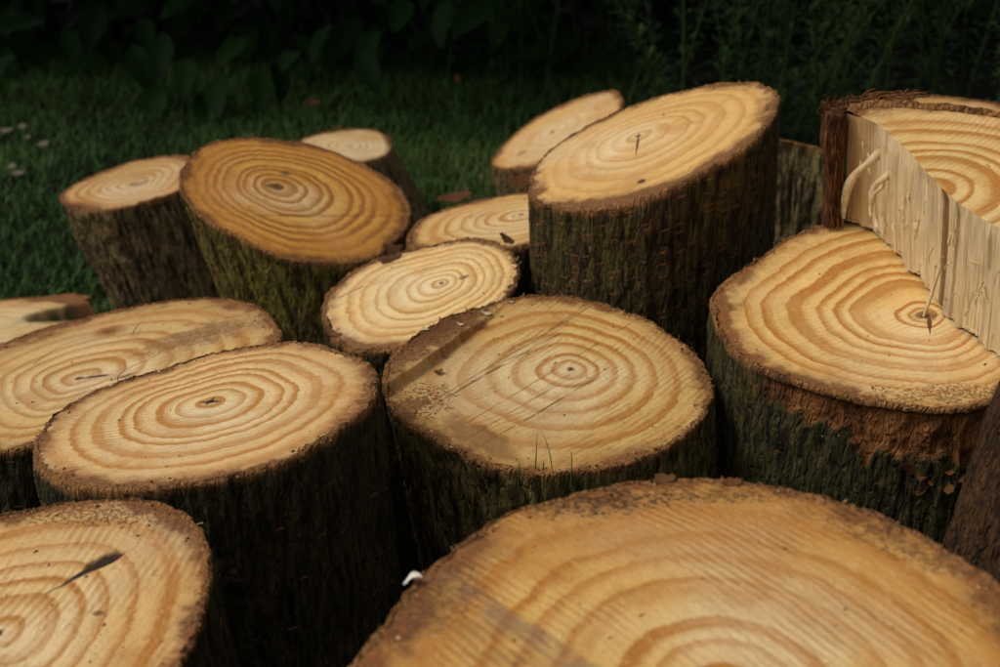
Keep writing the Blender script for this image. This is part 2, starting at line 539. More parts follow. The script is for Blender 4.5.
def make_log(key, label, face, bark, ax=(0, 0, -1), taper=.97, nt=340, nr=80, nz=140, hfun=None, strip=None, ridge=.003, lump=.004,
             ridge_f=85, rimw=.05, fray=.0018, seed=1, carve=None, bottom=0., group='sawn logs heaped on the lawn', geo=None, name='log', crumbs=260, fibres=150):
    g = geo or GEO[key]
    L = Log()
    L.o, L.n = np.array(g['o']), unit(g['n'])
    e1 = np.array([1., 0, 0])
    e1 = unit(e1 - L.n * (e1 @ L.n))
    L.e1, L.e2 = e1, np.cross(L.n, e1)
    L.ax = unit(ax)
    rs = np.array(g['r'], float) / 1000

    def R0(th):
        th = np.asarray(th, float)
        if len(rs) > 100:
            return np.interp(th % (2 * np.pi), np.linspace(0, 2 * np.pi, len(rs) + 1), np.r_[rs, rs[0]])
        F = np.fft.rfft(rs) / len(rs)
        F = F * np.exp(-(np.arange(len(F)) / 11.) ** 2)
        out = np.full(th.shape, F[0].real)
        for k in range(1, 15):
            out = out + 2 * (F[k].real * np.cos(k * th) - F[k].imag * np.sin(k * th))
        return out

    def R(th):
        if g.get('noside'):
            return R0(th)
        c = P3(np.cos(th), np.sin(th), seed)
        return R0(th) * (1 + .030 * (fbm(c * 5, 3, seed) - .5)) + .0050 * (fbm(c * 24, 3, seed + 9) - .5)
    L.R = R
    zlow = L.o[2]
    tb = (L.o[2] - bottom) / -L.ax[2]
    base = L.o + L.ax * tb
    base[2] = bottom
    root = empty(name, tuple(base), label=label, category='log', group=group)
    L.root, L.base = root, base

    def world(u, v, h):
        return L.o + u[..., None] * L.e1 + v[..., None] * L.e2 + h[..., None] * L.n
    L.world = world
    th = np.linspace(0, 2 * np.pi, nt, endpoint=False)
    Rt = R(th)

    def surf(u, v):
        q = P3(u, v, seed * .7)
        h = .0030 * (fbm(q * 14, 3, seed + 2) - .5) + .0007 * (fbm(q * 190, 2, seed + 3) - .5)
        if hfun is not None:
            h = h + hfun(u, v)
        if carve is not None:
            h = h + carve(u, v)
        return h
    L.surf = surf
    # --- sawn face
    tr = np.linspace(0, 1, nr + 1)[1:] ** .9 * (1 - rimw * .45 * (not g.get('noside')))
    TT, RR = np.meshgrid(th, tr)
    rad = RR * Rt[None, :]
    uu, vv = rad * np.cos(TT), rad * np.sin(TT)
    hh = surf(uu, vv)
    V = world(uu, vv, hh) - base
    c = world(np.array([0.]), np.array([0.]), surf(np.array([0.]), np.array([0.]))) - base
    fc = np.stack([uu, vv, RR], -1).reshape(-1, 3)
    if len(rs) == 240:       # notched log: rings keep to the un-notched outline
        fc[:, 2] = np.hypot(uu, vv).ravel() / .125
    if g.get('pith'):
        pu, pv, pr = g['pith']
        fc[:, 2] = (np.hypot(uu - pu, (vv - pv) * .92) / pr).ravel()
    fc = np.r_[fc, [[0, 0, 0 if not g.get('pith') else math.hypot(g['pith'][0], g['pith'][1] * .92) / g['pith'][2]]]]
    ci = nt * nr
    tris = np.stack([np.full(nt, ci), np.arange(nt), (np.arange(nt) + 1) % nt], -1)
    me = mesh_np('cut_face', np.r_[V.reshape(-1, 3), c], grid_quads(nr, nt), tris, [face], {'fc': fc})
    L.face = link('cut_face', me, root)
    if g.get('noside'):
        return L
    # --- bark: folds over the sawn edge, then runs down the side
    rimw = rimw * .75
    RIM = [(-rimw, -.0012), (-rimw * .85, .0004), (-rimw * .6, .0010), (-rimw * .35, .0008), (-rimw * .15, .0), (0, -.0022)]
    rows, hs_, st_, bh_ = [], [], [], []
    cth = P3(np.cos(th), np.sin(th), seed)
    per = np.cumsum(Rt) * (2 * np.pi / nt)
    for i, (dr, dh) in enumerate(RIM):
        fr_ = (fbm(cth * (13 + 3 * i) + i * 1.3, 4, seed + 20 + i, .62) - .47) * (.35 + 1.6 * fbm(cth * 4, 2, seed + 33))
        r = Rt * (1 + dr) + (.0015 * fr_ if i < 5 else 0) + .012 * (fbm(cth * 8, 3, seed + 31) - .5) * max(0, 1 - i * .3)
        u, v = r * np.cos(th), r * np.sin(th)
        h = surf(u, v) + dh * .7 + fray * 1.5 * fr_ * (i > 0)
        rows.append(world(u, v, h))
        hs_.append(np.full(nt, dr * .06))
        st_.append(np.zeros(nt))
        bh_.append(.5 + fr_)
    u, v = Rt * np.cos(th), Rt * np.sin(th)
    h0 = surf(u, v) - .0022
    top = world(u, v, h0)
    # direction outwards and length down to the ground
    outd = (np.cos(th)[:, None] * L.e1 + np.sin(th)[:, None] * L.e2)
    outd = outd - (outd @ L.ax)[:, None] * L.ax
    outd /= np.linalg.norm(outd, axis=1)[:, None]
    ln = (top[:, 2] - bottom + .006) / -L.ax[2]
    cen = L.o
    qs = np.linspace(0, 1, nz + 1)[1:] ** 1.25
    Rm = float(Rt.mean())
    for i, q in enumerate(qs):
        d = q * ln
        P = top + d[:, None] * L.ax
        # taper about the axis line
        rel = P - (cen + L.ax * d[:, None])
        k = 1 + (taper - 1) * q
        P = cen + L.ax * d[:, None] + rel * k
        sx = P3(np.cos(th) * Rm, np.sin(th) * Rm, 0)
        sx[:, 2] = d * .15
        rg = fbm(sx * ridge_f * 1.6, 3, seed + 40)
        rg = 1 - np.abs(2 * rg - 1) * 1.8
        sx2 = sx.copy()
        sx2[:, 2] = d * .40
        pl = fbm(sx2 * ridge_f * 1.2, 3, seed + 50)
        lp = fbm(sx2 * 14, 3, seed + 60) - .5
        fine = fbm(np.c_[sx[:, :2], d * .3] * ridge_f * 3.3, 2, seed + 70) - .5
        disp = ridge * .9 * (rg - .6) + ridge * 1.1 * (pl - .5) + lump * lp * 1.8 + ridge * .8 * fine
        disp *= .25 + .75 * min(1, (q * float(ln.mean())) / .012)
        sm = np.zeros(nt)
        if strip is not None:
            sm = strip(th, d, fbm(sx2 * 40, 3, seed + 80))
            disp = disp * (1 - .35 * sm) - .0050 * sm + .009 * sm * (fbm(sx2 * np.array([75, 75, 160]), 4, seed + 90, .6) - .5)
        rows.append(P + outd * disp[:, None])
        hs_.append(d)
        st_.append(sm)
        bh_.append(np.clip(rg * .6 + pl * .5, 0, 1))
    V = np.array(rows) - base
    nrow = len(rows)
    s = np.broadcast_to(per, (nrow, nt))
    bc = np.stack([s, np.array(hs_), np.array(st_)], -1).reshape(-1, 3)
    low = V[-1].mean(0)
    V = np.r_[V.reshape(-1, 3), [low]]
    bc = np.r_[bc, [[0, .4, 0]]]
    bh = np.r_[np.array(bh_).ravel(), .5]
    ci = nrow * nt
    b0 = (nrow - 1) * nt
    tris = np.stack([np.full(nt, ci), b0 + (np.arange(nt) + 1) % nt, b0 + np.arange(nt)], -1)
    me = mesh_np('bark', V, grid_quads(nrow, nt)[:, ::-1], tris[:, ::-1], [bark], {'bc': bc, 'bh': bh})
    L.bark = link('bark', me, root)
    rg_ = np.random.default_rng(seed + 5)
    scatter_bits(L, rg_, int(crumbs * .7), int(fibres * .7))
    return L


M_CRUMB = None


def crumb_mat():
    T = NT('sawdust_bits')
    c = T.attr('cv').outputs['Fac']
    r = T.node('ShaderNodeValToRGB')
    e = r.color_ramp.elements
    e[0].position, e[0].color = 0, (*srgb(52, 32, 18), 1)
    e[1].position, e[1].color = 1, (*srgb(224, 194, 142), 1)
    for pp, cc in ((.45, srgb(104, 66, 34)), (.7, srgb(166, 118, 66))):
        k = e.new(pp)
        k.color = (*cc, 1)
    T.t.links.new(c, r.inputs[0])
    return T.done(r.outputs[0], .9, None, .15)


def scatter_bits(L, rg, ncr, nfb):
    """sawdust crumbs on the face and torn bark fibres along its rim, one part each"""
    global M_CRUMB
    if M_CRUMB is None:
        M_CRUMB = crumb_mat()
    if ncr:
        th = rg.uniform(0, 2 * np.pi, ncr)
        t = np.where(rg.random(ncr) < .82, 1 - np.abs(rg.normal(0, .05, ncr)), np.sqrt(rg.random(ncr)))
        t = np.clip(t, .02, .99)
        r = L.R(th) * t
        u, v = r * np.cos(th), r * np.sin(th)
        h = L.surf(u, v) + .0004
        C = L.world(u, v, h) - L.base
        sz = rg.gamma(1.5, .00022, ncr) + .0002
        tet = np.array([[1, 0, -.4], [-.5, .8, -.4], [-.5, -.8, -.4], [0, 0, .8], [.9, .9, .2]])
        A = rg.normal(size=(ncr, 3, 3)) * .45 + np.eye(3)
        W = np.einsum('nij,kj->nki', A, tet) * sz[:, None, None] + C[:, None, :]
        fc = np.array([[0, 1, 3], [1, 2, 3], [2, 0, 3], [0, 2, 1], [0, 4, 1], [0, 3, 4], [1, 4, 3]])
        tr = (fc[None] + (np.arange(ncr) * 5)[:, None, None]).reshape(-1, 3)
        cv = np.repeat(np.clip(rg.beta(2.6, 1.2, ncr), 0, 1), 5)
        link('sawdust', mesh_np('sawdust', W.reshape(-1, 3), None, tr, [M_CRUMB], {'cv': cv}, smooth=False), L.root, kind='stuff')
    if nfb:
        th = rg.uniform(0, 2 * np.pi, nfb)
        # cluster them
        th = np.where(rg.random(nfb) < .6, th[(np.arange(nfb) // 9) * 9 % nfb] + rg.normal(0, .06, nfb), th)
        r = L.R(th) * rg.uniform(.955, 1.0, nfb)
        u, v = r * np.cos(th), r * np.sin(th)
        C = L.world(u, v, L.surf(u, v) - .001) - L.base
        tang = -np.sin(th)[:, None] * L.e1 + np.cos(th)[:, None] * L.e2
        outw = np.cos(th)[:, None] * L.e1 + np.sin(th)[:, None] * L.e2
        d = tang * rg.normal(0, 1, nfb)[:, None] + outw * rg.normal(.2, .45, nfb)[:, None] + L.n * np.abs(rg.normal(.35, .3, nfb))[:, None]
        d /= np.linalg.norm(d, axis=1)[:, None]
        ln = rg.gamma(2.0, .0014, nfb) + .001
        side = np.cross(d, L.n)
        side /= np.linalg.norm(side, axis=1)[:, None] + 1e-9
        wd = rg.uniform(.0003, .0008, nfb)[:, None]
        mid = C + d * (ln * .55)[:, None] + rg.normal(0, .0006, (nfb, 3))
        tip = C + d * ln[:, None] - L.n * (ln * .3)[:, None]
        up = L.n * wd * .6
        W = np.stack([C - side * wd, C + side * wd, C + up, mid + side * wd * .8, mid - side * wd * .8, mid + up, tip], 1)
        fc = np.array([[0, 2, 5], [0, 5, 4], [2, 1, 3], [2, 3, 5], [1, 0, 4], [1, 4, 3], [4, 5, 6], [5, 3, 6], [3, 4, 6]])
        tr = (fc[None] + (np.arange(nfb) * 7)[:, None, None]).reshape(-1, 3)
        cv = np.repeat(rg.uniform(.3, .85, nfb), 7)
        link('bark_fibres', mesh_np('bark_fibres', W.reshape(-1, 3), None, tr, [M_CRUMB], {'cv': cv}, smooth=False), L.root, kind='stuff')


DK = srgb(44, 29, 18)
BLK = srgb(30, 20, 14)

# bark kinds
B_OLIVE = bark_mat('bark_olive', srgb(46, 35, 20), srgb(150, 126, 78), srgb(116, 112, 50), .6, .0, 1)
B_MOSSY = bark_mat('bark_mossy', srgb(50, 38, 19), srgb(154, 128, 68), srgb(136, 124, 44), .85, .15, 2)
B_DARK = bark_mat('bark_dark', srgb(24, 20, 13), srgb(76, 66, 40), srgb(56, 56, 26), .6, .08, 3)
B_RED = bark_mat('bark_brown', srgb(34, 24, 13), srgb(98, 74, 40), srgb(84, 78, 33), .65, .45, 4)
B_GREEN = bark_mat('bark_green', srgb(26, 22, 13), srgb(86, 74, 42), srgb(62, 64, 27), .7, .10, 5, stripcol=srgb(152, 98, 54))
B_GREY = bark_mat('bark_grey', srgb(52, 38, 24), srgb(158, 130, 90), srgb(92, 82, 44), .35, .0, 6)
B_UMBER = bark_mat('bark_umber', srgb(34, 21, 12), srgb(96, 64, 36), srgb(64, 48, 24), .4, .0, 8)
B_LICHEN = bark_mat('bark_lichen', srgb(58, 45, 28), srgb(146, 124, 82), srgb(104, 96, 50), .5, .0, 7)


def line(a, b, w, col, st, jit=.5):
    cx, cy = (a[0] + b[0]) / 2, (a[1] + b[1]) / 2
    dx, dy = b[0] - a[0], b[1] - a[1]
    return ('line', (cx, cy), math.hypot(dx, dy) / 2, w, math.atan2(dy, dx), col, st, jit)


def crack(a, b, w, col, st, jit=.2):
    return ('crack',) + line(a, b, w, col, st, jit)[1:]


SAWC = srgb(104, 66, 32)
# A: the big log at the bottom of the picture
FA = wood_face_mat('wood_a', srgb(216, 170, 92), srgb(178, 112, 34), 8.2, 1, .8, 2.0, .35, .55, .75, srgb(178, 118, 46), marks=[
    line((-.150, .128), (-.052, .004), .0110, srgb(122, 92, 74), .6, .6),
    line((-.160, .105), (-.075, .0), .018, srgb(128, 86, 44), .45, .3),
    ('specks', (-.042, .168), .050, .016, .05, srgb(62, 36, 16), .85, .6),
    ('spot', (-.115, .120), .035, .024, .6, srgb(140, 90, 42), .5, .8),
    ('specks', (.118, .105), .070, .014, -.75, srgb(104, 64, 36), .7, .6),
    ('specks', (.022, .1730), .075, .010, 0, srgb(84, 50, 22), .75, .6), ('specks', (-.140, .075), .045, .030, .8, srgb(110, 68, 32), .7, .6)])
LA = make_log('A', 'biggest pale log face along the bottom edge, orange stained rings', FA, B_OLIVE, ax=(.02, .02, -1), nt=420, nr=110, nz=60, seed=11,
              rimw=.035, crumbs=900, fibres=420, fray=.0022)
# B: bottom-left with a spindle crack
def carve_b(u, v):
    c, d = np.array([.0440, .0650]), unit([.0371, .0366])
    a = (u - c[0]) * d[0] + (v - c[1]) * d[1]
    b = -(u - c[0]) * d[1] + (v - c[1]) * d[0]
    return -.0016 * sstep(1.0, .5, (a / .015) ** 2 + (b / .0055) ** 2)
FB = wood_face_mat('wood_b', srgb(224, 182, 114), srgb(182, 118, 44), 7.2, 2, .85, 1.2, .45, .35, .4, srgb(176, 118, 52), marks=[
    crack((.012, .030), (.0600, .0775), .0016, srgb(54, 30, 18), .95), crack((.0240, .0440), (.0560, .0760), .0030, srgb(48, 26, 16), 1.), ('spot', (.0430, .0640), .0150, .0062, .779, srgb(52, 27, 17), 1., .25),
    ('spot', (.051, .017), .004, .003, 0, srgb(110, 70, 34), .8), ('specks', (.02, .112), .075, .016, -.1, srgb(122, 70, 30), .8, .6)])
LB = make_log('B', 'log with a dark spindle-shaped crack across its rings, bottom left corner', FB, B_DARK, ax=(.13, .05, -1), nt=420, nr=130, nz=70, seed=12,
              carve=carve_b, crumbs=500, fibres=420)
# C
FC = wood_face_mat('wood_c', srgb(226, 192, 134), srgb(186, 126, 56), 8.6, 3, .95, .2, .30, .35, .30, marks=[
    crack((-.010, .002), (.010, -.002), .004, srgb(78, 50, 26), .9), crack((.002, .010), (-.002, -.008), .003, srgb(78, 50, 26), .8)])
LC = make_log('C', 'wide log with crisp complete rings and near-black bark, in front of the knotted log', FC, B_DARK, ax=(.06, .05, -1), nt=400, nr=110, nz=150, seed=13,
              ridge=.0022, crumbs=420, fibres=360)
# D: behind C, knot and torn heart
FD = wood_face_mat('wood_d', srgb(218, 180, 114), srgb(176, 118, 50), 8.0, 4, .85, .35, .3, .9, .45, srgb(168, 116, 54), marks=[
    ('spot', (-.0053, .1275), .019, .019, 0, srgb(152, 98, 40), .85, .3), ('spot', (-.0053, .1275), .009, .009, 0, srgb(120, 74, 32), .8, .3),
    ('spot', (.095, .075), .066, .034, .25, srgb(144, 98, 52), .55, 1.6),
    ('specks', (.100, .070), .07, .035, .25, srgb(112, 74, 38), .6, .6), ('spot', (.034, -.005), .026, .012, .1, srgb(196, 160, 116), .7, 1.2), ('spot', (.018, -.002), .016, .0035, -.1, srgb(60, 42, 28), .9, 1.),
    ('spot', (.045, -.014), .014, .0035, .5, srgb(66, 46, 30), .8, 1.)])
LD = make_log('D', 'log with a side knot and torn pale heart, half hidden by the crisp-ringed log', FD, B_DARK, ax=(.02, .06, -1), nt=360, nr=90, nz=110, seed=14, crumbs=700, fibres=300)
# E: notched
def wedge_e(u, v):
    a = np.arctan2(v, u)
    r = np.hypot(u, v)
    m = sstep(.10, .19, a) * sstep(.80, .68, a) * sstep(.045, .075, r)
    return -.022 * m
FE = wood_face_mat('wood_e', srgb(222, 188, 128), srgb(190, 142, 76), 5.5, 5, .5, .1, .3, .3, .2, marks=[('spot', (.112, .050), .085, .050, .42, srgb(40, 50, 18), .97, .25)])
GEO['E']['r'] = [v if v > 85 or not (k < 45 or k > 225) else 150 for k, v in enumerate(GEO['E']['r'])]
LE = make_log('E', 'low pale log with a mossy wedge bitten out, at the left edge on the grass', FE, B_GREY, hfun=wedge_e, nt=480, nr=70, nz=60, seed=15, ridge=.0015, lump=.001, crumbs=200, fibres=160)
# F
FF = wood_face_mat('wood_f', srgb(206, 168, 108), srgb(158, 106, 50), 7.5, 6, .8, .4, .4, .5, .35, marks=[
    ('spot', (.012, -.004), .022, .008, .5, srgb(120, 90, 62), .6, 1.)])
LF = make_log('F', 'small upright log with deeply furrowed grey bark, alone against the lawn', FF, B_GREY, ax=(.30, .02, -1), taper=.90, nt=320, nr=60, nz=130, seed=16,
              ridge=.0065, lump=.006, ridge_f=60, crumbs=160, fibres=140)
# G
FG = wood_face_mat('wood_g', srgb(216, 160, 66), srgb(152, 88, 18), 10.5, 7, .95, -.35, .55, .4, .75, srgb(190, 122, 34), marks=[
    ('spot', (.0, -.002), .013, .009, .3, srgb(104, 62, 32), .9, .6), ('spot', (.006, .037), .008, .005, 0, srgb(90, 58, 32), .85, .5),
    line((.160, .006), (-.04, -.095), .0022, srgb(96, 58, 22), .6)])
LG = make_log('G', 'large orange-brown tilted log with a dark heart spot and mossy olive flank', FG, B_MOSSY, ax=(.24, .08, -1), taper=.86, nt=360, nr=90, nz=130, seed=17,
              ridge=.0042, lump=.006, ridge_f=55, crumbs=260, fibres=220)
# H
FH = wood_face_mat('wood_h', srgb(230, 202, 150), srgb(190, 144, 84), 6.5, 8, .7, .2, .3, .3, .15)
LH = make_log('H', 'small pale log peeking out behind the big orange-brown log', FH, B_GREY, ax=(.50, .05, -1), taper=1.05, nt=240, nr=40, nz=60, seed=18, lump=.008, crumbs=80, fibres=160, fray=.004)
# I
FI = wood_face_mat('wood_i', srgb(234, 202, 142), srgb(194, 140, 66), 8.4, 9, .9, .5, .35, .45, .15, rimcol=srgb(116, 66, 30), marks=[
    ('spot', (.0234, .0022), .007, .0045, .3, srgb(108, 74, 42), .8, .8), line((-.115, .02), (-.085, .035), .002, srgb(112, 78, 44), .8)])
LI = make_log('I', 'bright cream log with ragged bark rim, just behind the middle log', FI, B_GREEN, ax=(.10, .06, -1), taper=.93, nt=340, nr=80, nz=100, seed=19, rimw=.085, fray=.003, crumbs=420, fibres=360)
# J
FJ = wood_face_mat('wood_j', srgb(228, 190, 122), srgb(186, 130, 58), 8.5, 10, .85, .3, .35, .5, .25, rimcol=srgb(116, 66, 30))
LJ = make_log('J', 'pale log wedged between the cream log and the tall tilted log', FJ, B_GREEN, ax=(.04, .05, -1), nt=280, nr=60, nz=70, seed=20, rimw=.06, fray=.003, crumbs=260, fibres=240)
# K
FK = wood_face_mat('wood_k', srgb(222, 178, 106), srgb(188, 130, 58), 7.6, 11, .55, .9, .30, .30, .18, srgb(190, 134, 72), rimcol=srgb(98, 58, 34), marks=[
    crack((.003, .014), (-.008, -.060), .0016, srgb(84, 52, 28), .95), ('spot', (-.008, -.124), .0055, .0065, 0, srgb(66, 42, 26), .9, .6)])
LK = make_log('K', 'tall tilted log with smooth peach face, short heart crack and dark streaked bark', FK, B_RED, ax=(.035, .03, -1), taper=.95, nt=420, nr=100, nz=170, seed=21,
              ridge=.0026, lump=.004, ridge_f=80, rimw=.05, crumbs=200, fibres=300)
# L
FL = wood_face_mat('wood_l', srgb(214, 172, 106), srgb(184, 134, 70), 7, 12, .4, .7, .3, .3, .3, marks=[
    ('spot', (-.055, -.03), .010, .007, 0, srgb(130, 84, 44), .7, .5)])
LL = make_log('L', 'steeply tilted tan log face behind the left shoulder of the tall log', FL, B_GREY, ax=(.20, .06, -1), nt=280, nr=50, nz=60, seed=22, fray=.004, crumbs=100, fibres=240)
# M: the middle log with a saw step
chord_a, chord_b = np.array([-.1511, -.0557]), np.array([-.0418, .1179])
cd = unit(chord_b - chord_a)
def step_m(u, v):
    du, dv = u - chord_a[0], v - chord_a[1]
    al = (du * cd[0] + dv * cd[1]) / .2051
    ac = -du * cd[1] + dv * cd[0]                      # positive outside the chord (up-left)
    ac = ac - .003 + .004 * np.sin(np.clip(al, 0, 1) * np.pi) - .004 * (fbm(P3(u * 60, v * 60), 2, 3) - .5)
    hgt = .009 * (1 - sstep(.25, 1.02, al)) + .001
    return hgt * sstep(.0, .0035, ac) * sstep(-.12, .02, al + .04) * (1 + .5 * (fbm(P3(u * 45, v * 45), 3, 8) - .5))
ML = [((-.109, -.0533), (-.0027, .0637)), ((-.1397, -.0836), (.0316, .1191)), ((-.0957, -.095), (.0659, .0889)), ((-.0522, -.0926), (.0241, -.008)),
      ((-.1242, -.0757), (-.0429, .0245)), ((-.0757, -.1142), (-.011, -.0477)), ((-.09, -.11), (.03, .022)), ((-.02, .06), (.03, .125))]
mm = [line(a, b, w, SAWC, s, .4) for (a, b), w, s in zip(ML, (.0013, .0009, .0009, .0010, .0010, .0009, .0007, .0009), (.8, .7, .7, .75, .7, .6, .6, .6))]
FM = wood_face_mat('wood_m', srgb(218, 180, 108), srgb(178, 116, 42), 7.8, 13, .9, .83, .50, .5, .40, srgb(172, 118, 54), rimcol=srgb(116, 66, 30), marks=mm + [
    ('specks', (-.125, -.058), .036, .026, .9, srgb(104, 60, 28), .85, .6), ('spot', (-.132, -.066), .024, .014, .9, srgb(118, 70, 32), .6, 1.2), ('spot', (-.075, -.105), .045, .016, -.75, srgb(124, 82, 46), .7, .8),
    ('spot', (-.117, .038), .105, .027, 1.0, srgb(122, 74, 34), .8, .9), ('specks', (-.120, .042), .100, .026, 1.0, srgb(92, 54, 26), .8, .5), ('spot', (.095, .055), .045, .02, -.9, srgb(168, 116, 60), .5, .8)])
LM = make_log('M', 'middle log with diagonal saw scratches and an uncut step along its left rim', FM, B_OLIVE, ax=(.13, .06, -1), taper=.93, nt=480, nr=150, nz=150, seed=23,
              hfun=step_m, ridge=.0042, ridge_f=70, rimw=.04, crumbs=800, fibres=420)
# N: the log under the half log, outer bark torn away in front
def strip_n(th, d, nz_):
    a = (th + np.pi) % (2 * np.pi) - np.pi             # -pi..pi, camera side is -pi/2
    m = sstep(-2.80, -2.55, a + .6 * (nz_ - .5)) * sstep(.25, -.25, a)
    low = .020 + .030 * np.exp(-((a + 1.72) / .42) ** 2) + .07 * (nz_ - .5)
    return m * sstep(low + .002, low - .002, d) * sstep(.001, .006, d)
FN = wood_face_mat('wood_n', srgb(228, 188, 114), srgb(182, 118, 40), 9.2, 14, 1.0, .5, .25, .40, .25, srgb(178, 122, 56), rimcol=srgb(116, 66, 30), marks=[
    crack((.004, .006), (-.003, -.030), .0022, srgb(70, 42, 22), .9), ('spot', (.001, .001), .009, .008, 0, srgb(110, 70, 34), .8, .8),
    ('specks', (-.01, -.112), .11, .016, -.1, srgb(110, 68, 34), .7, .6)])
LN = make_log('N', 'log carrying the split half log, outer bark torn off below its front rim', FN, B_GREEN, ax=(.0, .03, -1), nt=440, nr=120, nz=190, seed=24,
              strip=strip_n, ridge=.0026, rimw=.045, crumbs=420, fibres=420)
# P
FP = wood_face_mat('wood_p', srgb(198, 158, 98), srgb(160, 108, 52), 7, 15, .7, .3, .3, .5, .4)
LP = make_log('P', 'log of which only the brown far rim shows, behind the split half log', FP, B_GREY, nt=280, nr=40, nz=60, seed=25, rimw=.12, fray=.004, crumbs=100, fibres=240)
# Q: leaning log cut off by the right edge
LQ = make_log('Q', 'leaning log at the right edge of which only brown bark shows', FL, B_UMBER, ax=(-.20, -.08, -.97), nt=300, nr=40, nz=120, seed=26,
              geo=dict(o=(.449, .812, .60), n=(.20, .08, .97), r=[110, 112, 108, 111, 109, 113, 110, 108, 111, 110, 109, 112] * 3), ridge=.004, ridge_f=60, crumbs=0, fibres=100)
# R: lichened log seen between the tall log and the half log
LR = make_log('R', 'grey lichen-covered log standing in the gap right of the tall tilted log', FP, B_LICHEN, ax=(.0, -.25, -1), nt=260, nr=30, nz=90, seed=27,
              geo=dict(o=(.383, 1.86, .315), n=(.22, .62, .75), r=[68, 70, 66, 64, 67, 71, 72, 66, 63, 66, 69, 70] * 3), ridge=.010, lump=.03, ridge_f=60, crumbs=0, fibres=60)

# ------------------------------------------------------------------ O: the split half log lying on N
TOP = [(-.032, .1714), (-.0126, .1471), (-.0057, .1163), (.0027, .0806), (.0068, .0437), (.0124, .0119), (.0171, -.0116), (.0234, -.028), (.0295, -.0441),
       (.0367, -.0584), (.0527, -.1133), (.0791, -.1186), (.1134, -.0808), (.1356, -.0175), (.1357, .0506), (.1147, .0985), (.0922, .1352), (.056, .1595),
       (.0207, .1753), (-.0075, .1871), (-.0257, .1852)]
HT = .111
oc = (.056, .042)
ang = np.linspace(0, 2 * np.pi, 360, endpoint=False)
tp = np.array(TOP) - oc


def poly_r(poly, th):
    out = np.full(len(th), 1e9)
    for i in range(len(poly)):
        (x0, y0), (x1, y1) = poly[i], poly[(i + 1) % len(poly)]
        ex, ey = x1 - x0, y1 - y0
        den = np.cos(th) * ey - np.sin(th) * ex
        with np.errstate(all='ignore'):
            t = (x0 * ey - y0 * ex) / den
            k = (x0 * np.sin(th) - y0 * np.cos(th)) / den
        ok = (t > 0) & (k >= -1e-9) & (k <= 1 + 1e-9)
        out = np.where(ok & (t < out), t, out)
    return out


nN = LN.n
o_top = LN.o + oc[0] * LN.e1 + oc[1] * LN.e2 + nN * HT
FO = wood_face_mat('wood_o', srgb(226, 188, 118), srgb(182, 122, 48), 8.6, 16, .95, .7, .3, .3, .2)
LO = make_log('O', 'split half log with pale vertical grain lying on top of another log', FO, B_RED, nt=360, nr=100, seed=28,
              geo=dict(o=tuple(o_top), n=tuple(nN), r=list(poly_r(tp, ang) * 1000), pith=(.006 - oc[0], .014 - oc[1], .150), noside=1), bottom=float(o_top[2] - HT),
              ax=(-nN[0], -nN[1], -nN[2]))


def splitwood_mat():
    T = NT('split_wood')
    a = T.attr('fc')
    s, h, q = T.sep(a.outputs['Vector'])
    g1 = T.noise(T.comb(T.math('MULTIPLY', s, 140), T.math('MULTIPLY', h, 9), 0), 1, 4, .6)
    g2 = T.noise(T.comb(T.math('MULTIPLY', s, 900), T.math('MULTIPLY', h, 16), 3), 1, 3, .6)
    g3 = T.noise(T.comb(T.math('MULTIPLY', s, 40), T.math('MULTIPLY', h, 14), 7), 1, 3, .6)
    col = T.mix(T.ss(g1, .3, .7), srgb(206, 176, 128), srgb(236, 210, 164))
    col = T.mix(T.math('MULTIPLY', T.ss(g2, .52, .75), .55), col, srgb(142, 104, 58))
    col = T.mix(T.math('MULTIPLY', T.ss(g3, .5, .72), .45), col, srgb(168, 158, 138))
    # brown heart streak where the split ran through the pith, and a yellow one near the bark
    wv = T.math('ADD', s, T.math('MULTIPLY', T.math('SUBTRACT', T.noise(T.comb(0, T.math('MULTIPLY', h, 30), 0), 1, 2), .5), .006))
    m = T.ss(T.math('ABSOLUTE', T.math('SUBTRACT', wv, .170)), .006, .0025)
    col = T.mix(T.math('MULTIPLY', m, .8), col, srgb(122, 78, 36))
    m2 = T.ss(s, .040, .022)
    col = T.mix(T.math('MULTIPLY', m2, .6), col, srgb(176, 128, 66))
    m3 = T.ss(T.math('ABSOLUTE', T.math('SUBTRACT', wv, .192)), .003, .001)
    col = T.mix(T.math('MULTIPLY', m3, .6), col, srgb(140, 98, 52))
    nrm = T.bump(T.math('ADD', g2, T.math('MULTIPLY', g1, .8)), .0014, .9)
    return T.done(col, .78, nrm, .2)


M_SPLIT = splitwood_mat()
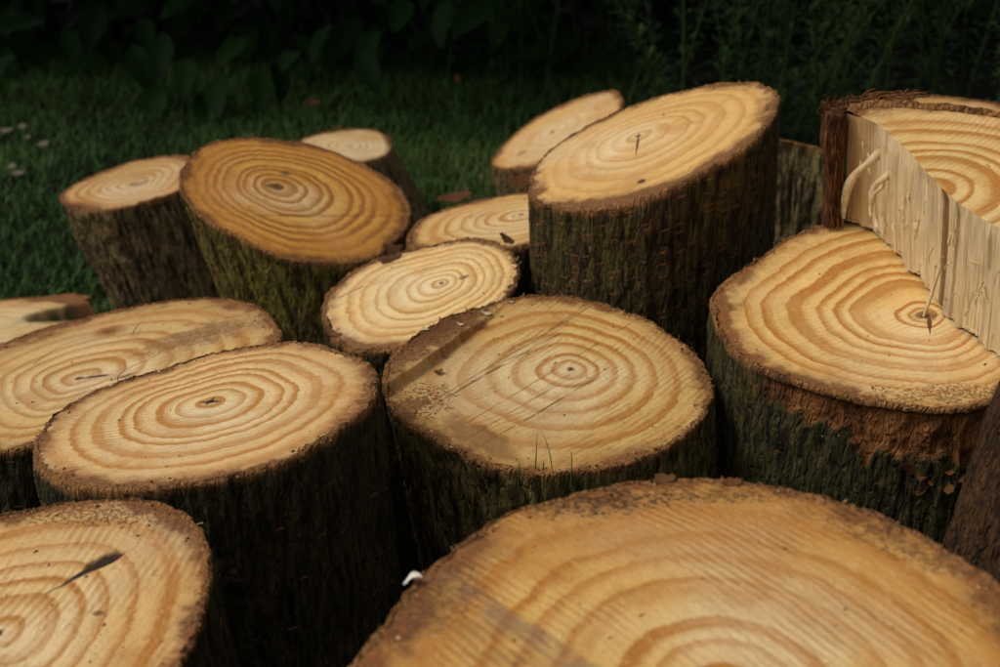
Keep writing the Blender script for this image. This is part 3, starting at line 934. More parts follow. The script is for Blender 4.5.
# split face: the first eleven outline points, dense along s, down to N's face
sp = np.array(TOP[:11])
seg = np.r_[0, np.cumsum(np.hypot(*np.diff(sp, axis=0).T))]
ns, nh = 420, 70
ss_ = np.linspace(0, seg[-1], ns)
U = np.interp(ss_, seg, sp[:, 0]) - oc[0]
Vv = np.interp(ss_, seg, sp[:, 1]) - oc[1]
tx, ty = np.gradient(U), np.gradient(Vv)
tl = np.hypot(tx, ty)
nx, ny = ty / tl, -tx / tl                            # points away from the piece
if np.mean(nx * U + ny * Vv) < 0:
    nx, ny = -nx, -ny
rows, fcs = [], []
for j in range(nh):
    q = j / (nh - 1)
    d = q * (HT - .003)
    gr = fbm(P3(ss_ * 120, d * 5), 3, 91) - .5 + .6 * (fbm(P3(ss_ * 380, d * 10), 2, 92) - .5)
    lp = fbm(P3(ss_ * 14, d * 7), 2, 93) - .5
    stp = np.round(fbm(P3(ss_ * 55, d * 2.5), 2, 99) * 7) / 7 - .5
    off = (.0040 * gr + .008 * lp + .007 * stp) * min(1, q * 9)
    off = off - .004 * np.exp(-((ss_ - .172) / .004) ** 2) * min(1, q * 10)
    dd = d + (.006 * (fbm(P3(ss_ * 160, 3.), 3, 94) - .5) - .001) * (q > .97) * 1.
    uu, vv = U + nx * off, Vv + ny * off
    rows.append(LO.world(uu, vv, np.full(ns, 0.) + LO.surf(uu, vv) * (1 - q) - dd))
    fcs.append(np.stack([ss_, np.full(ns, d), np.full(ns, q)], -1))
me = mesh_np('split_face', np.array(rows).reshape(-1, 3) - LO.base, grid_quads(nh, ns, False), None, [M_SPLIT], {'fc': np.array(fcs).reshape(-1, 3)})
link('split_face', me, LO.root)
# bark on the round back
bp = np.array(TOP[10:] + TOP[:1])
seg = np.r_[0, np.cumsum(np.hypot(*np.diff(bp, axis=0).T))]
ns, nh = 300, 60
ss_ = np.linspace(0, seg[-1], ns)
U = np.interp(ss_, seg, bp[:, 0]) - oc[0]
Vv = np.interp(ss_, seg, bp[:, 1]) - oc[1]
rr = np.hypot(U, Vv)
rows, bcs, bhs = [], [], []
for j in range(nh + 4):
    if j < 4:
        k, d = (.93, .955, .98, 1.0)[j], (-.0004, -.0035, -.004, -.001)[j]
        fr_ = fbm(P3(ss_ * 180, j * 1.7), 3, 95) - .4
        d = d - .004 * fr_ * (j > 0)
        off = np.zeros(ns)
        hh_ = np.full(ns, -.002)
    else:
        q = (j - 3) / nh
        d = np.full(ns, q * (HT - .003))
        k = 1
        off = .004 * (fbm(P3(ss_ * 80, d * 12), 3, 96) - .5) + .006 * (fbm(P3(ss_ * 20, d * 20), 2, 97) - .5)
        fr_ = fbm(P3(ss_ * 60, d * 30), 2, 98) - .5
        hh_ = d
    uu, vv = U * k * (1 + off / rr), Vv * k * (1 + off / rr)
    rows.append(LO.world(uu, vv, LO.surf(uu, vv) * (j < 5) - d))
    bcs.append(np.stack([ss_, np.broadcast_to(hh_, (ns,)), np.zeros(ns)], -1))
    bhs.append(.5 + fr_)
me = mesh_np('bark', np.array(rows).reshape(-1, 3) - LO.base, grid_quads(nh + 4, ns, False)[:, ::-1], None, [B_RED], {'bc': np.array(bcs).reshape(-1, 3), 'bh': np.array(bhs).ravel()})
link('bark', me, LO.root)

M_STRIP = plain_mat('stringy_bark', srgb(36, 20, 11), srgb(104, 64, 34), 150, .85, .004, (2, 2, .35))
M_FIBRE = plain_mat('bark_fibre', srgb(70, 40, 20), srgb(138, 90, 50), 60, .85, .0005)
M_SPLINTER = plain_mat('pale_splinter', srgb(196, 168, 120), srgb(228, 204, 158), 120, .75, .0004, (4, 4, .5))


def tube(pts, rad, sides=6, flat=1.):
    """tapered tube along pts; returns verts, quads"""
    pts = np.asarray(pts, float)
    tg = np.gradient(pts, axis=0)
    tg /= np.linalg.norm(tg, axis=1)[:, None] + 1e-12
    ref = np.array([.3, .2, 1.])
    a = np.cross(tg, ref)
    a /= np.linalg.norm(a, axis=1)[:, None] + 1e-12
    b = np.cross(tg, a)
    an = np.linspace(0, 2 * np.pi, sides, endpoint=False)
    V = pts[:, None] + (np.cos(an)[None, :, None] * a[:, None] + flat * np.sin(an)[None, :, None] * b[:, None]) * np.asarray(rad)[:, None, None]
    return V.reshape(-1, 3), grid_quads(len(pts), sides)


def bez(p0, p1, p2, p3, n):
    t = np.linspace(0, 1, n)[:, None]
    p0, p1, p2, p3 = (np.asarray(q, float) for q in (p0, p1, p2, p3))
    return (1 - t) ** 3 * p0 + 3 * (1 - t) ** 2 * t * p1 + 3 * (1 - t) * t * t * p2 + t ** 3 * p3


# loose bark slab standing at the left end of the half log
def owv(u, v, h):
    return LO.world(np.asarray([u - oc[0]]), np.asarray([v - oc[1]]), np.asarray([h]))[0]


ns, nh = 60, 70
rows = []
crossx = np.linspace(0, 2 * np.pi, ns, endpoint=False)
for j in range(nh):
    q = j / (nh - 1)
    h = .004 - q * (HT + .001)
    cx, cy = -.0425, .1740
    hw, hd = .0085 + .002 * math.sin(q * 7), .014
    cs, sn_ = np.cos(crossx), np.sin(crossx)
    x = np.sign(cs) * np.abs(cs) ** .55 * hw
    y = np.sign(sn_) * np.abs(sn_) ** .55 * hd
    k = 1 + .30 * (fbm(P3(x * 260, y * 260, h * 22), 3, 101) - .5) + .18 * (fbm(P3(x * 80, y * 80, h * 70), 3, 102) - .5)
    rows.append(np.array([owv(cx + a * c, cy + b * c, h + .006 * (fbm(P3(np.array([a * 300]), b * 300), 2, 103)[0] - .5) * (j == 0)) for a, b, c in zip(x, y, k)]))
V = np.array(rows)
cap = V[0].mean(0) - nN * .002
tr = np.stack([np.full(ns, nh * ns), np.arange(ns), (np.arange(ns) + 1) % ns], -1)
link('bark_slab', mesh_np('bark_slab', np.r_[V.reshape(-1, 3), [cap]] - LO.base, grid_quads(nh, ns)[:, ::-1], tr, [M_STRIP]), LO.root)
rg = np.random.default_rng(31)
VV, QQ, off = [], [], 0
for k in range(170):                                   # stringy bast fibres curling off its top and side
    kind = rg.random()
    if kind < .72:
        tpar = rg.uniform(0, 1)
        u0, v0 = -.050 + .075 * tpar, .178 + .016 * math.sin(tpar * 2.6)
        p0 = owv(u0 + rg.normal(0, .003), v0 + rg.normal(0, .004), -.003)
        p3 = owv(u0 + rg.normal(.012, .008), v0 + rg.normal(.002, .005), rg.uniform(-.006, .003))
        p1 = p0 + nN * rg.uniform(.004, .011)
        p2 = p3 + nN * rg.uniform(.000, .009)
    elif kind < .93:
        h0 = rg.uniform(-.105, -.005)
        p0 = owv(-.053 + rg.uniform(0, .018), .160 + rg.normal(0, .002), h0)
        p3 = p0 - nN * rg.uniform(.010, .04) + LN.e1 * rg.normal(0, .003)
        p1 = p0 - LN.e2 * rg.uniform(.001, .006)
        p2 = p3 - LN.e2 * rg.uniform(.001, .006)
    else:
        p0 = owv(-.050 + rg.normal(0, .003), .174, .0)
        p3 = p0 + nN * rg.uniform(.008, .020) + LN.e1 * rg.normal(.002, .004)
        p1 = p0 + nN * .006 - LN.e1 * .004
        p2 = p3 - nN * .004 + LN.e1 * .005
    V, Q = tube(bez(p0, p1, p2, p3, 7), np.array([1, 1, .95, .9, .8, .6, .25]) * rg.uniform(.0003, .0008), 4)
    VV.append(V)
    QQ.append(Q + off)
    off += len(V)
link('bark_fibres', mesh_np('bark_fibres', np.concatenate(VV) - LO.base, np.concatenate(QQ), None, [M_FIBRE]), LO.root, kind='stuff')


def splinter(pts, w, t=.0004):
    """flat torn ribbon of wood lying off the split face"""
    pts = np.asarray(pts, float)
    n = len(pts)
    w = np.asarray(w)[:, None]
    outd = -LN.e1 * .95 - LN.e2 * .25
    tg = np.gradient(pts, axis=0)
    side = np.cross(tg, -LN.e1 * .45 - LN.e2 * .89)
    side /= np.linalg.norm(side, axis=1)[:, None]
    jl = 1 + .35 * (fbm(P3(np.arange(n) * .9, pts[0, 0] * 900), 2, 5) - .5)[:, None]
    a, b = pts - side * w * jl, pts + side * w
    V = np.stack([a + outd * t, b + outd * t, b - outd * t, a - outd * t], 1)
    link('splinter', mesh_np('splinter', V.reshape(-1, 3) - LO.base, np.r_[grid_quads(n, 4), [[0, 1, 2, 3], [4 * n - 1, 4 * n - 2, 4 * n - 3, 4 * n - 4]]], None, [M_SPLINTER], smooth=False), LO.root)


def sface(s, h, out=0.):
    """a point on the split face, s along it from the bark, h below the top"""
    sgm = np.r_[0, np.cumsum(np.hypot(*np.diff(sp, axis=0).T))]
    u, v = np.interp(s, sgm, sp[:, 0]), np.interp(s, sgm, sp[:, 1])
    return owv(u, v, -h) + (-LN.e1 * .95 - LN.e2 * .25) * out


W8 = np.array([.75, 1, .8, .7, .85, 1, .8, .45])
w12 = np.interp(np.linspace(0, 1, 12), np.linspace(0, 1, 8), W8)
splinter(bez(sface(.048, .018, .0), sface(.040, .044, .010), sface(.018, .040, .016), sface(.010, .100, .010), 16), np.interp(np.linspace(0, 1, 16), np.linspace(0, 1, 8), W8) * .0040)
splinter(bez(sface(.068, .030, .0), sface(.062, .050, .010), sface(.042, .042, .012), sface(.056, .090, .007), 16), np.interp(np.linspace(0, 1, 16), np.linspace(0, 1, 8), W8) * .0034)
splinter(bez(sface(.063, .044, .004), sface(.060, .056, .010), sface(.048, .056, .011), sface(.051, .080, .011), 8), W8 * .0016)
splinter(bez(sface(.180, .055, .003), sface(.179, .075, .006), sface(.178, .095, .012), sface(.177, .118, .018), 8), W8 * .0011, .0006)
for s0, h0, ds, dh, w in ((.030, .038, .004, .010, .0010), (.028, .030, .006, .004, .0008), (.125, .050, .004, .009, .0008), (.131, .046, .002, .010, .0008), (.108, .030, .003, .008, .0008),
                          (.215, .040, .016, -.004, .0007), (.225, .066, .012, -.006, .0006), (.190, .030, .002, .009, .0008), (.235, .055, .006, .010, .0007)):
    splinter(bez(sface(s0, h0, .002), sface(s0 + ds * .3, h0 + dh * .3, .004), sface(s0 + ds * .7, h0 + dh * .7, .005), sface(s0 + ds, h0 + dh, .004), 6), np.array([.4, .9, 1, 1, .7, .3]) * w, .0005)

rgs = np.random.default_rng(55)
for k in range(26):                                    # small torn fibres standing off the split
    s0, h0 = rgs.uniform(.01, .26), rgs.uniform(.008, .095)
    ds, dh = rgs.normal(0, .004), rgs.uniform(.005, .016)
    o1 = rgs.uniform(.002, .007)
    splinter(bez(sface(s0, h0, .001), sface(s0 + ds * .3, h0 + dh * .3, o1), sface(s0 + ds * .7, h0 + dh * .7, o1), sface(s0 + ds, h0 + dh, o1 * .8), 5), np.array([.6, 1, .9, .7, .2]) * rgs.uniform(.0003, .0009), .0003)

# ------------------------------------------------------------------ loose bark on the logs
M_FLAKE = plain_mat('bark_flake', srgb(96, 58, 30), srgb(178, 124, 74), 160, .85, .0012)
M_FLAKE2 = plain_mat('bark_flake_dark', srgb(66, 40, 22), srgb(132, 86, 50), 160, .85, .0012)


def flake_mesh(seed, mat, name='bark_flake'):
    n = 9
    a = np.linspace(-1, 1, n)
    x, y = np.meshgrid(a, a)
    an = np.arctan2(y, x)
    k = 1 - .35 * np.maximum(np.abs(x), np.abs(y)) ** 2 * np.abs(np.sin(2 * an)) + .6 * (fbm(P3(np.cos(an) * 2.1, np.sin(an) * 2.1, seed), 2, seed) - .5)
    X, Y = x * k, y * k * .62
    Z = .28 * X * X - .15 * Y + .12 * (fbm(P3(x * 2, y * 2, seed), 2, seed + 3) - .5)
    topv = np.stack([X, Y, Z + .05], -1).reshape(-1, 3)
    botv = np.stack([X * .96, Y * .96, Z - .05], -1).reshape(-1, 3)
    q1 = grid_quads(n, n, False)
    q2 = q1[:, ::-1] + n * n
    ring = [i for i in range(n)] + [n * (i + 1) - 1 for i in range(1, n)] + [n * n - 1 - i for i in range(1, n)] + [n * (n - 1 - i) for i in range(1, n - 1)]
    ring = np.array(ring)
    nx_ = np.roll(ring, -1)
    q3 = np.stack([nx_, ring, ring + n * n, nx_ + n * n], -1)
    return mesh_np(name, np.r_[topv, botv], np.r_[q1, q2, q3], None, [mat])


FLAKES = [flake_mesh(s, m) for s, m in ((1, M_FLAKE), (2, M_FLAKE2), (3, M_FLAKE), (4, M_FLAKE2), (5, M_FLAKE))]


def place(o, pos, size, xdir, zdir):
    z = Vector(zdir).normalized()
    x = Vector(xdir)
    x = (x - z * x.dot(z)).normalized()
    y = z.cross(x)
    m = Matrix((x, y, z)).transposed().to_4x4()
    sz = size if hasattr(size, '__len__') else (size,) * 3
    o.matrix_local = Matrix.Translation(Vector(pos)) @ m @ Matrix.Diagonal((*sz, 1))


def side_point(L, th, d, out):
    r = L.R(np.array([th]))
    p = L.world(r * np.cos(th), r * np.sin(th), np.array([-.002]))[0] + L.ax * d
    od = math.cos(th) * L.e1 + math.sin(th) * L.e2
    return p + od * out, od


rg = np.random.default_rng(77)
for k in range(70):
    th = -1.70 + rg.normal(.10, .42)
    big = rg.random() < .25
    d = abs(rg.normal(.020 + .034 * math.exp(-((th + 1.72) / .42) ** 2), .011)) + .006
    p, od = side_point(LN, th, d, rg.uniform(-.005, -.001))
    o = link('bark_flake', FLAKES[k % 5], LN.root)
    sz = rg.uniform(.006, .011) if big else rg.uniform(.002, .005)
    tl = rg.normal(0, .3, 3)
    place(o, p - LN.base, (sz, sz, sz * .8), rg.normal(0, 1, 3), od + tl * .8 + np.array([0, 0, .35]))
# flap on the left rim of the tall log, slab behind J, chips on I, M and D
def rim_flake(L, u, v, h, size, xdir, zdir, mesh):
    p = L.world(np.array([u]), np.array([v]), np.array([h]))[0] - L.base
    o = link('bark_flake', mesh, L.root)
    place(o, p, size, xdir, zdir)


rim_flake(LK, -.128, .004, -.002, (.015, .014, .012), (1, 0, .2), (-.4, -.8, .5), FLAKES[1])
rim_flake(LK, -.137, .012, .002, (.010, .010, .012), (.2, .3, 1), (-.7, -.7, .2), FLAKES[3])
rim_flake(LJ, -.080, .094, .004, (.023, .015, .012), (.9, .1, .25), (-.1, -.55, .8), FLAKES[1])
rim_flake(LI, -.108, -.062, .002, (.0085, .007, .006), (1, .2, 0), (.1, -.3, .9), FLAKES[0])
rim_flake(LI, .070, .060, .002, (.010, .009, .008), (1, -.6, 0), (.2, -.5, .8), FLAKES[1])
rim_flake(LI, -.062, .078, .002, (.014, .010, .010), (1, .4, 0), (0, -.4, .9), FLAKES[3])
rim_flake(LM, -.112, -.014, .002, (.005, .005, .009), (1, .6, 0), (.1, -.3, .9), FLAKES[0])
rim_flake(LG, .145, -.085, -.002, (.018, .016, .012), (1, .8, 0), (.3, -.7, .6), FLAKES[3])
rim_flake(LH, .07, .045, .002, (.009, .008, .010), (.2, 0, 1), (0, -1, .4), FLAKES[3])
rim_flake(LH, -.03, .088, .002, (.009, .007, .010), (1, 0, .3), (0, -.6, .8), FLAKES[1])
rim_flake(LA, -.006, .192, .001, (.008, .006, .009), (1, 0, .2), (0, -.7, .8), FLAKES[0])
rim_flake(LA, .030, .187, .001, (.006, .005, .007), (1, 0, .2), (0, -.7, .8), FLAKES[2])
for u, v, s in ((-.072, .083, .0055), (-.095, .056, .004), (-.125, .042, .004), (-.05, .11, .003), (-.06, .085, .003)):
    h = float(LM.surf(np.array([u]), np.array([v]))[0]) + .001
    p = LM.world(np.array([u]), np.array([v]), np.array([h]))[0] - LM.base
    o = link('wood_chip', bpy.data.meshes.get('wood_chip') or flake_mesh(9, M_SPLINTER, 'wood_chip'), LM.root)
    place(o, p, s, (1, .5 + u * 9, 0), (.1, -.2, 1))

# ------------------------------------------------------------------ small things lying on the logs
M_BLADE = plain_mat('grass_green', (.030, .075, .012), (.07, .13, .025), 40, .6, .0003)
M_STRAW = plain_mat('dry_grass', srgb(70, 62, 34), srgb(116, 100, 58), 40, .8, .0003)
M_PETAL = plain_mat('white_petal', srgb(216, 206, 184), srgb(240, 234, 220), 90, .6, .0003)


def blade(name, label, group, pts, rad, mat, cat='grass'):
    pts = np.asarray(pts, float)
    b = pts[0]
    n = len(pts)
    V, Q = tube(pts - b, np.linspace(1, .15, n) * rad, 4, .35)
    o = link(name, mesh_np(name, V, Q, None, [mat]), None, label=label, category=cat, group=group)
    o.location = b
    return o


def onface(L, u, v, h=.0):
    return L.world(np.array([u]), np.array([v]), L.surf(np.array([u]), np.array([v])) + h)[0]


for (a, b, lift) in (((-.0334, -.143), (-.031, -.100), .012), ((-.0200, -.146), (-.030, -.096), .016), ((-.0061, -.147), (-.0058, -.125), .014), ((-.046, -.151), (-.046, -.136), .008)):
    p0 = onface(LM, *a) - LM.n * .012 - LM.e2 * .004
    p3 = onface(LM, *b, h=lift * .35)
    p1 = p0 + LM.n * (lift + .010)
    p2 = (p0 + p3) / 2 + LM.n * (lift + .003)
    blade('grass_blade', 'short green grass blade poking over the front rim of the middle log', 'grass blades on the middle log', bez(p0, p1, p2, p3, 9), .0008, M_BLADE)
p0, p3 = onface(LD, -.06, .06, .001), onface(LD, -.015, .105, .003)
blade('grass_blade', 'thin dry grass stalk lying across the knotted log, left of its knot', 'grass on the knotted log', bez(p0, p0 * .6 + p3 * .4 + LD.n * .006, p0 * .3 + p3 * .7 + LD.n * .006, p3, 9), .0005, M_STRAW)
p0, p3 = onface(LD, .025, .105, .001), onface(LD, .04, .135, .004)
blade('grass_blade', 'short olive grass stalk lying beside the knot of the knotted log', 'grass on the knotted log', bez(p0, p0 * .6 + p3 * .4 + LD.n * .006, p0 * .3 + p3 * .7 + LD.n * .006, p3, 9), .0005, M_STRAW)
q0, q1 = onface(LC, -.088, .072, .002), onface(LC, -.062, .098, .004)
blade('grass_blade', 'curled dry grass stalk caught between crisp-ringed log and knotted log', 'grass on the knotted log', bez(q0, q0 + LC.n * .012, q1 + LC.n * .004 + LC.e1 * .02, q1 + LC.n * .010, 12), .0005, M_STRAW)

# white petal curled over the rim of the big log
p = onface(LA, -.139, .090, .004)
n = 8
a = np.linspace(-1, 1, n)
x, y = np.meshgrid(a, a)
X, Y = x * (1 - .35 * y * y), y * .55 * (1 - .5 * x * x)
Z = -.8 * np.clip(-x, 0, 1) ** 1.4 + .35 * y * y
top = np.stack([X, Y, Z], -1).reshape(-1, 3)
V = np.r_[top, top - (0, 0, .10)] * .0046
q = grid_quads(n, n, False)
o = link('fallen_petal', mesh_np('fallen_petal', V, np.r_[q, q[:, ::-1] + n * n], None, [M_PETAL]), label='curled white petal hanging on the left rim of the biggest log', category='petal')
o.location = p

# ------------------------------------------------------------------ lawn grass
rg = np.random.default_rng(3)
NB = 230000
y = 1.45 + (rg.random(NB) ** .95) * 2.95
x = (rg.random(NB) * 2 - 1) * (.45 * y + .75)
keep = np.ones(NB, bool)
for L in (LD, LE, LF, LG, LH, LI, LJ, LK, LL, LP, LR):
    c = L.base
    rr = .82 * float(np.mean(L.R(np.linspace(0, 6, 20))))
    keep &= np.hypot(x - c[0], y - c[1]) > rr
patch = fbm(P3(x * 2.4, y * 2.4), 3, 44)
keep &= rg.random(NB) < sstep(4.5, 3.6, y) * (.55 + .6 * patch)
keep &= ~((x > .15) & (y < 1.9))
keep &= rg.random(NB) < sstep(.48, .18, x + .25 * (patch - .5))       # bare earth under the shrubs on the right
x, y, patch = x[keep], y[keep], patch[keep]
nb = len(x)
gz = (fbm(P3(x * 2.2, y * 2.2), 3, 5) - .5) * .03 * sstep(1.7, 2.4, y) - .006
hgt = rg.gamma(5, .0034, nb) * (.7 + .7 * patch) + .008
an = rg.uniform(0, 2 * np.pi, nb)
lean = np.abs(rg.normal(.6, .5, nb)) * hgt
wd = rg.uniform(.0008, .0016, nb)
dx, dy = np.cos(an), np.sin(an)
sx, sy = -dy, dx
b = np.stack([x, y, gz], -1)
D = np.stack([dx, dy, 0 * dx], -1)
S = np.stack([sx, sy, 0 * sx], -1) * wd[:, None]
Zv = np.array([0, 0, 1.])
m = b + D * (lean * .35)[:, None] + Zv * (hgt * .6)[:, None]
t = b + D * lean[:, None] + Zv * (hgt * (1 - .25 * np.minimum(1, lean / hgt)))[:, None]
V = np.stack([b - S, b + S, m + S * .85, m - S * .85, t], 1).reshape(-1, 3)
i5 = np.arange(nb)[:, None] * 5
quads = i5 + np.array([[0, 1, 2, 3]])
tris = i5 + np.array([[3, 2, 4]])
gt = np.repeat(np.clip(rg.normal(.5, .22, nb) + (patch - .5) * 1.3, 0, 1), 5)
T = NT('lawn_grass')
g = T.attr('cv').outputs['Fac']
gc = T.mix(g, (.020, .054, .007), (.060, .130, .017))
gc = T.mix(T.ss(g, .90, 1.0), gc, (.13, .12, .045))
M_GRASS = T.done(gc, .65, None, .25)
link('lawn_grass', mesh_np('lawn_grass', V, quads, tris, [M_GRASS], {'cv': gt}), kind='stuff', label='short dark green lawn behind the log pile', category='grass')
# tuft inside the wedge of the notched log
rgt = np.random.default_rng(8)
VV, QQ, off = [], [], 0
for k in range(60):
    th = rgt.uniform(.05, .75)
    r = rgt.uniform(.055, .13)
    p0 = LE.world(np.array([r * math.cos(th)]), np.array([r * math.sin(th)]), np.array([-.10]))[0]
    p3 = p0 + np.array([rgt.normal(0, .010), rgt.normal(0, .010), rgt.uniform(.085, .104)])
    V, Q = tube(bez(p0, p0 + (0, 0, .03), p3 - (0, 0, .03), p3, 5), np.array([1, 1, .9, .6, .15]) * .0016, 4, .4)
    VV.append(V); QQ.append(Q + off); off += len(V)
link('grass_tuft', mesh_np('grass_tuft', np.concatenate(VV), np.concatenate(QQ), None, [M_BLADE]), kind='stuff', label='tuft of grass growing up through the notch of the low pale log', category='grass')

# fallen petals and leaves on the lawn
M_DEAD = plain_mat('dead_leaf', srgb(70, 44, 24), srgb(104, 70, 40), 60, .8, .001)
M_PALE = plain_mat('pale_petal', srgb(96, 88, 70), srgb(128, 118, 98), 60, .8, .001)
pm = flake_mesh(21, M_PALE, 'fallen_petal')
dm = flake_mesh(22, M_DEAD, 'dead_leaf')
for k, (px, py, s, me, lab) in enumerate(((-1.072, 3.071, .020, pm, 0), (-1.045, 3.104, .014, pm, 0), (-.96, 2.963, .016, pm, 0), (-.948, 2.752, .017, pm, 0), (-.973, 2.799, .014, pm, 0), (-1.01, 3.02, .010, pm, 0),
                                  (-.432, 3.321, .020, dm, 'brown dead leaf on the lawn behind the small pale log'), (-.105, 3.567, .016, dm, 'small brown dead leaf on the lawn near the hedge foot'))):
    o = link('dead_leaf' if lab else 'fallen_petal', me, label=lab or 'small pale fallen petal on the lawn at the left edge', category='leaf' if lab else 'petal', group='fallen leaves and petals on the lawn')
    place(o, (px, py, .034), s, (math.cos(k * 2.1), math.sin(k * 2.1), .2), (.1, -.5, .8) if lab else (0, -.25, 1))

# ------------------------------------------------------------------ laurel hedge
T = NT('laurel_leaf')
oi = T.node('ShaderNodeObjectInfo').outputs['Random']
tc = T.node('ShaderNodeTexCoord').outputs['Object']
n1 = T.noise(tc, 30, 3)
lc = T.mix(T.math('ADD', T.math('MULTIPLY', oi, .6), T.math('MULTIPLY', n1, .4)), (.003, .010, .002), (.008, .026, .004))
M_LAUREL = T.done(lc, .42, T.bump(n1, .002), .04)
M_TWIG = plain_mat('hedge_twig', (.010, .008, .005), (.022, .017, .010), 60, .9, .002)


def leaf_arrays(nl=9, nw=5):
    t = np.linspace(0, 1, nl)
    w = np.linspace(-1, 1, nw)
    TT, WW = np.meshgrid(t, w, indexing='ij')
    prof = np.sin(np.pi * TT ** .85) ** .75 * .22 + .004
    X = TT
    Y = WW * prof
    Z = -.22 * TT ** 2 + .28 * np.abs(WW) * prof - .02 * np.sin(TT * 16) * np.abs(WW)
    return np.stack([X, Y, Z], -1).reshape(-1, 3), grid_quads(nl, nw, False)


LV, LQ = leaf_arrays()
leaf_me = mesh_np('leaf', np.r_[LV, LV - (0, 0, .004)], np.r_[LQ, LQ[:, ::-1] + len(LV)], None, [M_LAUREL])
hedge = empty('laurel_hedge', (0, 4.3, 0), label='dark glossy laurel hedge along the back of the lawn', category='hedge')
HB = np.array([0, 4.3, 0])
rg = np.random.default_rng(19)
# twigs carrying the leaves
nleaf = 0


def leaf_dir(rg):
    a = rg.normal(-math.pi / 2, .8)
    return np.array([math.cos(a), math.sin(a) * .8, rg.normal(-.45, .35)])


front = [(-.80, 3.40, .060), (-.70, 3.36, .050), (-.66, 3.38, .085), (-.53, 3.42, .110), (-.60, 3.45, .16), (-.29, 3.45, .18), (-.12, 3.46, .25), (-.01, 3.46, .25), (-.80, 3.46, .17), (-1.16, 3.46, .12), (-.40, 3.46, .19),
         (-.48, 3.44, .13), (-.88, 3.46, .14), (-.74, 3.40, .12), (-.33, 3.40, .14), (-.56, 3.36, .10), (-.22, 3.50, .24), (-1.08, 3.46, .20)]
for k in range(290):
    if k < len(front):
        p = np.array(front[k])
        d = np.array([rg.normal(-.1, .35), -.55, -.55])
        s = rg.uniform(.105, .14)
    else:
        x = rg.uniform(-1.55, .35)
        z = rg.uniform(.05, .75)
        y = 3.68 + rg.random() ** 1.2 * .45 - .20 * max(0, z - .30)
        p, d, s = np.array([x, y, z]), leaf_dir(rg), rg.uniform(.085, .14)
    o = link('leaf', leaf_me, hedge)
    place(o, p - HB, s, d, (rg.normal(0, .35), -.5 + rg.normal(0, .3), .9))
# the mass of leaves behind and above
NM = 30000
x = rg.uniform(-3.6, 3.6, NM)
z = rg.random(NM) ** .9 * 3.2 + .06
bulge = .35 * np.sin(z * 1.1) + .25 * (fbm(P3(x * 1.1, z * 1.1), 2, 66) - .5)
y = 3.80 - bulge * (z > .5) + np.abs(rg.normal(0, .55, NM))
low = rg.random(NM) < .18                             # low growth filling the foot of the hedge
z = np.where(low, .02 + rg.random(NM) * .5, z)
y = np.where(low, 4.0 + rg.random(NM) * 2.2, y)
over = ~low & (rg.random(NM) < .34)                            # unseen boughs added above the view to shade hedge foot and back lawn
z = np.where(over, 1.15 + .5 * np.sin((y - 2.5)) + rg.normal(0, .18, NM) + rg.random(NM) * .7, z)
y = np.where(over, 3.05 + rg.random(NM) * 1.0 + .25 * np.sin(x * 2.1), y)
c = np.stack([x, y, z], -1) - HB
a = rg.normal(-math.pi / 2, .9, NM)
d = np.stack([np.cos(a), np.sin(a), rg.normal(-.4, .4, NM)], -1)
d /= np.linalg.norm(d, axis=1)[:, None]
nn = np.stack([rg.normal(0, .4, NM), rg.normal(-.5, .4, NM), np.full(NM, .9)], -1)
nn -= d * (nn * d).sum(1)[:, None]
nn /= np.linalg.norm(nn, axis=1)[:, None]
sd = np.cross(nn, d)
s = rg.uniform(.09, .15, NM)[:, None]
tmpl = [(0, 0, 0), (.3, .17, -.0), (.3, -.17, 0), (.7, .17, -.1), (.7, -.17, -.1), (1, 0, -.22), (.5, 0, -.09)]
V = np.stack([c + s * (d * q[0] + sd * q[1] + nn * q[2]) for q in tmpl], 1).reshape(-1, 3)
fc = np.array([[0, 2, 6], [0, 6, 1], [1, 6, 3], [2, 4, 6], [6, 4, 5], [6, 5, 3]])
tr = (fc[None] + (np.arange(NM) * 7)[:, None, None]).reshape(-1, 3)
link('foliage', mesh_np('foliage', V, None, tr, [M_LAUREL]), hedge, kind='stuff')
for k in range(26):
    x = -3.2 + k * .26 + rg.normal(0, .06)
    y0 = rg.uniform(4.0, 4.5)
    top = np.array([x + rg.normal(0, .3), y0 + rg.normal(-.2, .15), rg.uniform(1.6, 2.8)])
    pts = bez((x, y0, -.02), (x + rg.normal(0, .1), y0, .5), top - (0, 0, .8), top, 14)
    V, Q = tube(pts - HB, np.linspace(.022, .006, 14), 6)
    link('branch', mesh_np('branch', V, Q, None, [M_TWIG]), hedge)

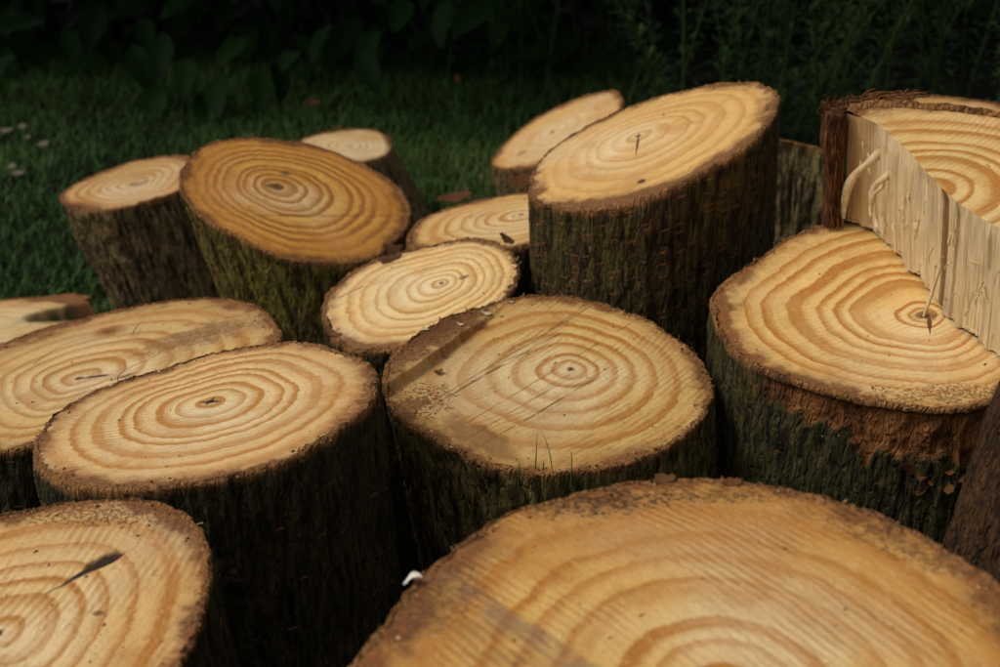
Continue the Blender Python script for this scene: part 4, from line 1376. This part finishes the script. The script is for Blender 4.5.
# ------------------------------------------------------------------ feathery plants right of the laurel
M_FEATHER = None
T = NT('feathery_leaf')
g = T.attr('cv').outputs['Fac']
M_FEATHER = T.done(T.mix(g, (.010, .026, .004), (.036, .074, .010)), .6, None, .25)


def feathery(name, label, base, stems, height, spread, rg):
    root = empty(name, base, label=label, category='shrub', group='feathery shrubs at the back')
    FV, FT, CV, off = [], [], [], 0
    for k in range(stems):
        x0, y0 = rg.normal(0, spread * .75), rg.normal(0, spread * .35)
        hh = height * rg.uniform(.55, 1.1)
        tip = np.array([x0 + rg.normal(0, .12), y0 + rg.normal(-.05, .10), hh])
        pts = bez((x0, y0, -.01), (x0, y0, hh * .35), tip - (0, 0, hh * .3), tip, 16)
        V, Q = tube(pts, np.linspace(.0035, .001, 16), 5)
        link('stem', mesh_np('stem', V, Q, None, [M_FEATHER], {'cv': np.full(len(V), .6)}), root)
        nl = int(170 * hh)
        for j in range(nl):
            t = rg.uniform(.06, 1) * 15
            i = min(14, int(t))
            p = pts[i] + (pts[i + 1] - pts[i]) * (t - i)
            a = rg.uniform(0, 2 * np.pi)
            ln = rg.uniform(.035, .075) * (1.1 - .5 * t / 15)
            d = np.array([math.cos(a), math.sin(a), rg.uniform(.25, .9)])
            d /= np.linalg.norm(d)
            sd = np.cross(d, (0, 0, 1.))
            sd = sd / np.linalg.norm(sd) * ln * .055
            q = p + d * ln * .55 + (0, 0, .003)
            e = p + d * ln - (0, 0, ln * .25)
            FV += [p, q - sd, q + sd, e]
            FT += [[off, off + 1, off + 2], [off + 1, off + 3, off + 2]]
            CV += [float(np.clip(.25 + .5 * t / 15 + rg.normal(0, .15), 0, 1))] * 4
            off += 4
    link('foliage', mesh_np('foliage', np.array(FV), None, np.array(FT), [M_FEATHER], {'cv': np.array(CV)}), root, kind='stuff')


rg = np.random.default_rng(29)
feathery('feathery_shrub', 'feathery narrow-leaved shrub rising behind the tall tilted log', (.62, 3.0, 0), 34, .72, .22, rg)
feathery('feathery_shrub', 'feathery narrow-leaved shrub behind the split half log', (1.15, 2.9, 0), 30, .70, .24, rg)
feathery('feathery_shrub', 'sparse feathery stems between laurel hedge and steeply tilted tan log', (.12, 3.75, 0), 22, .62, .20, rg)
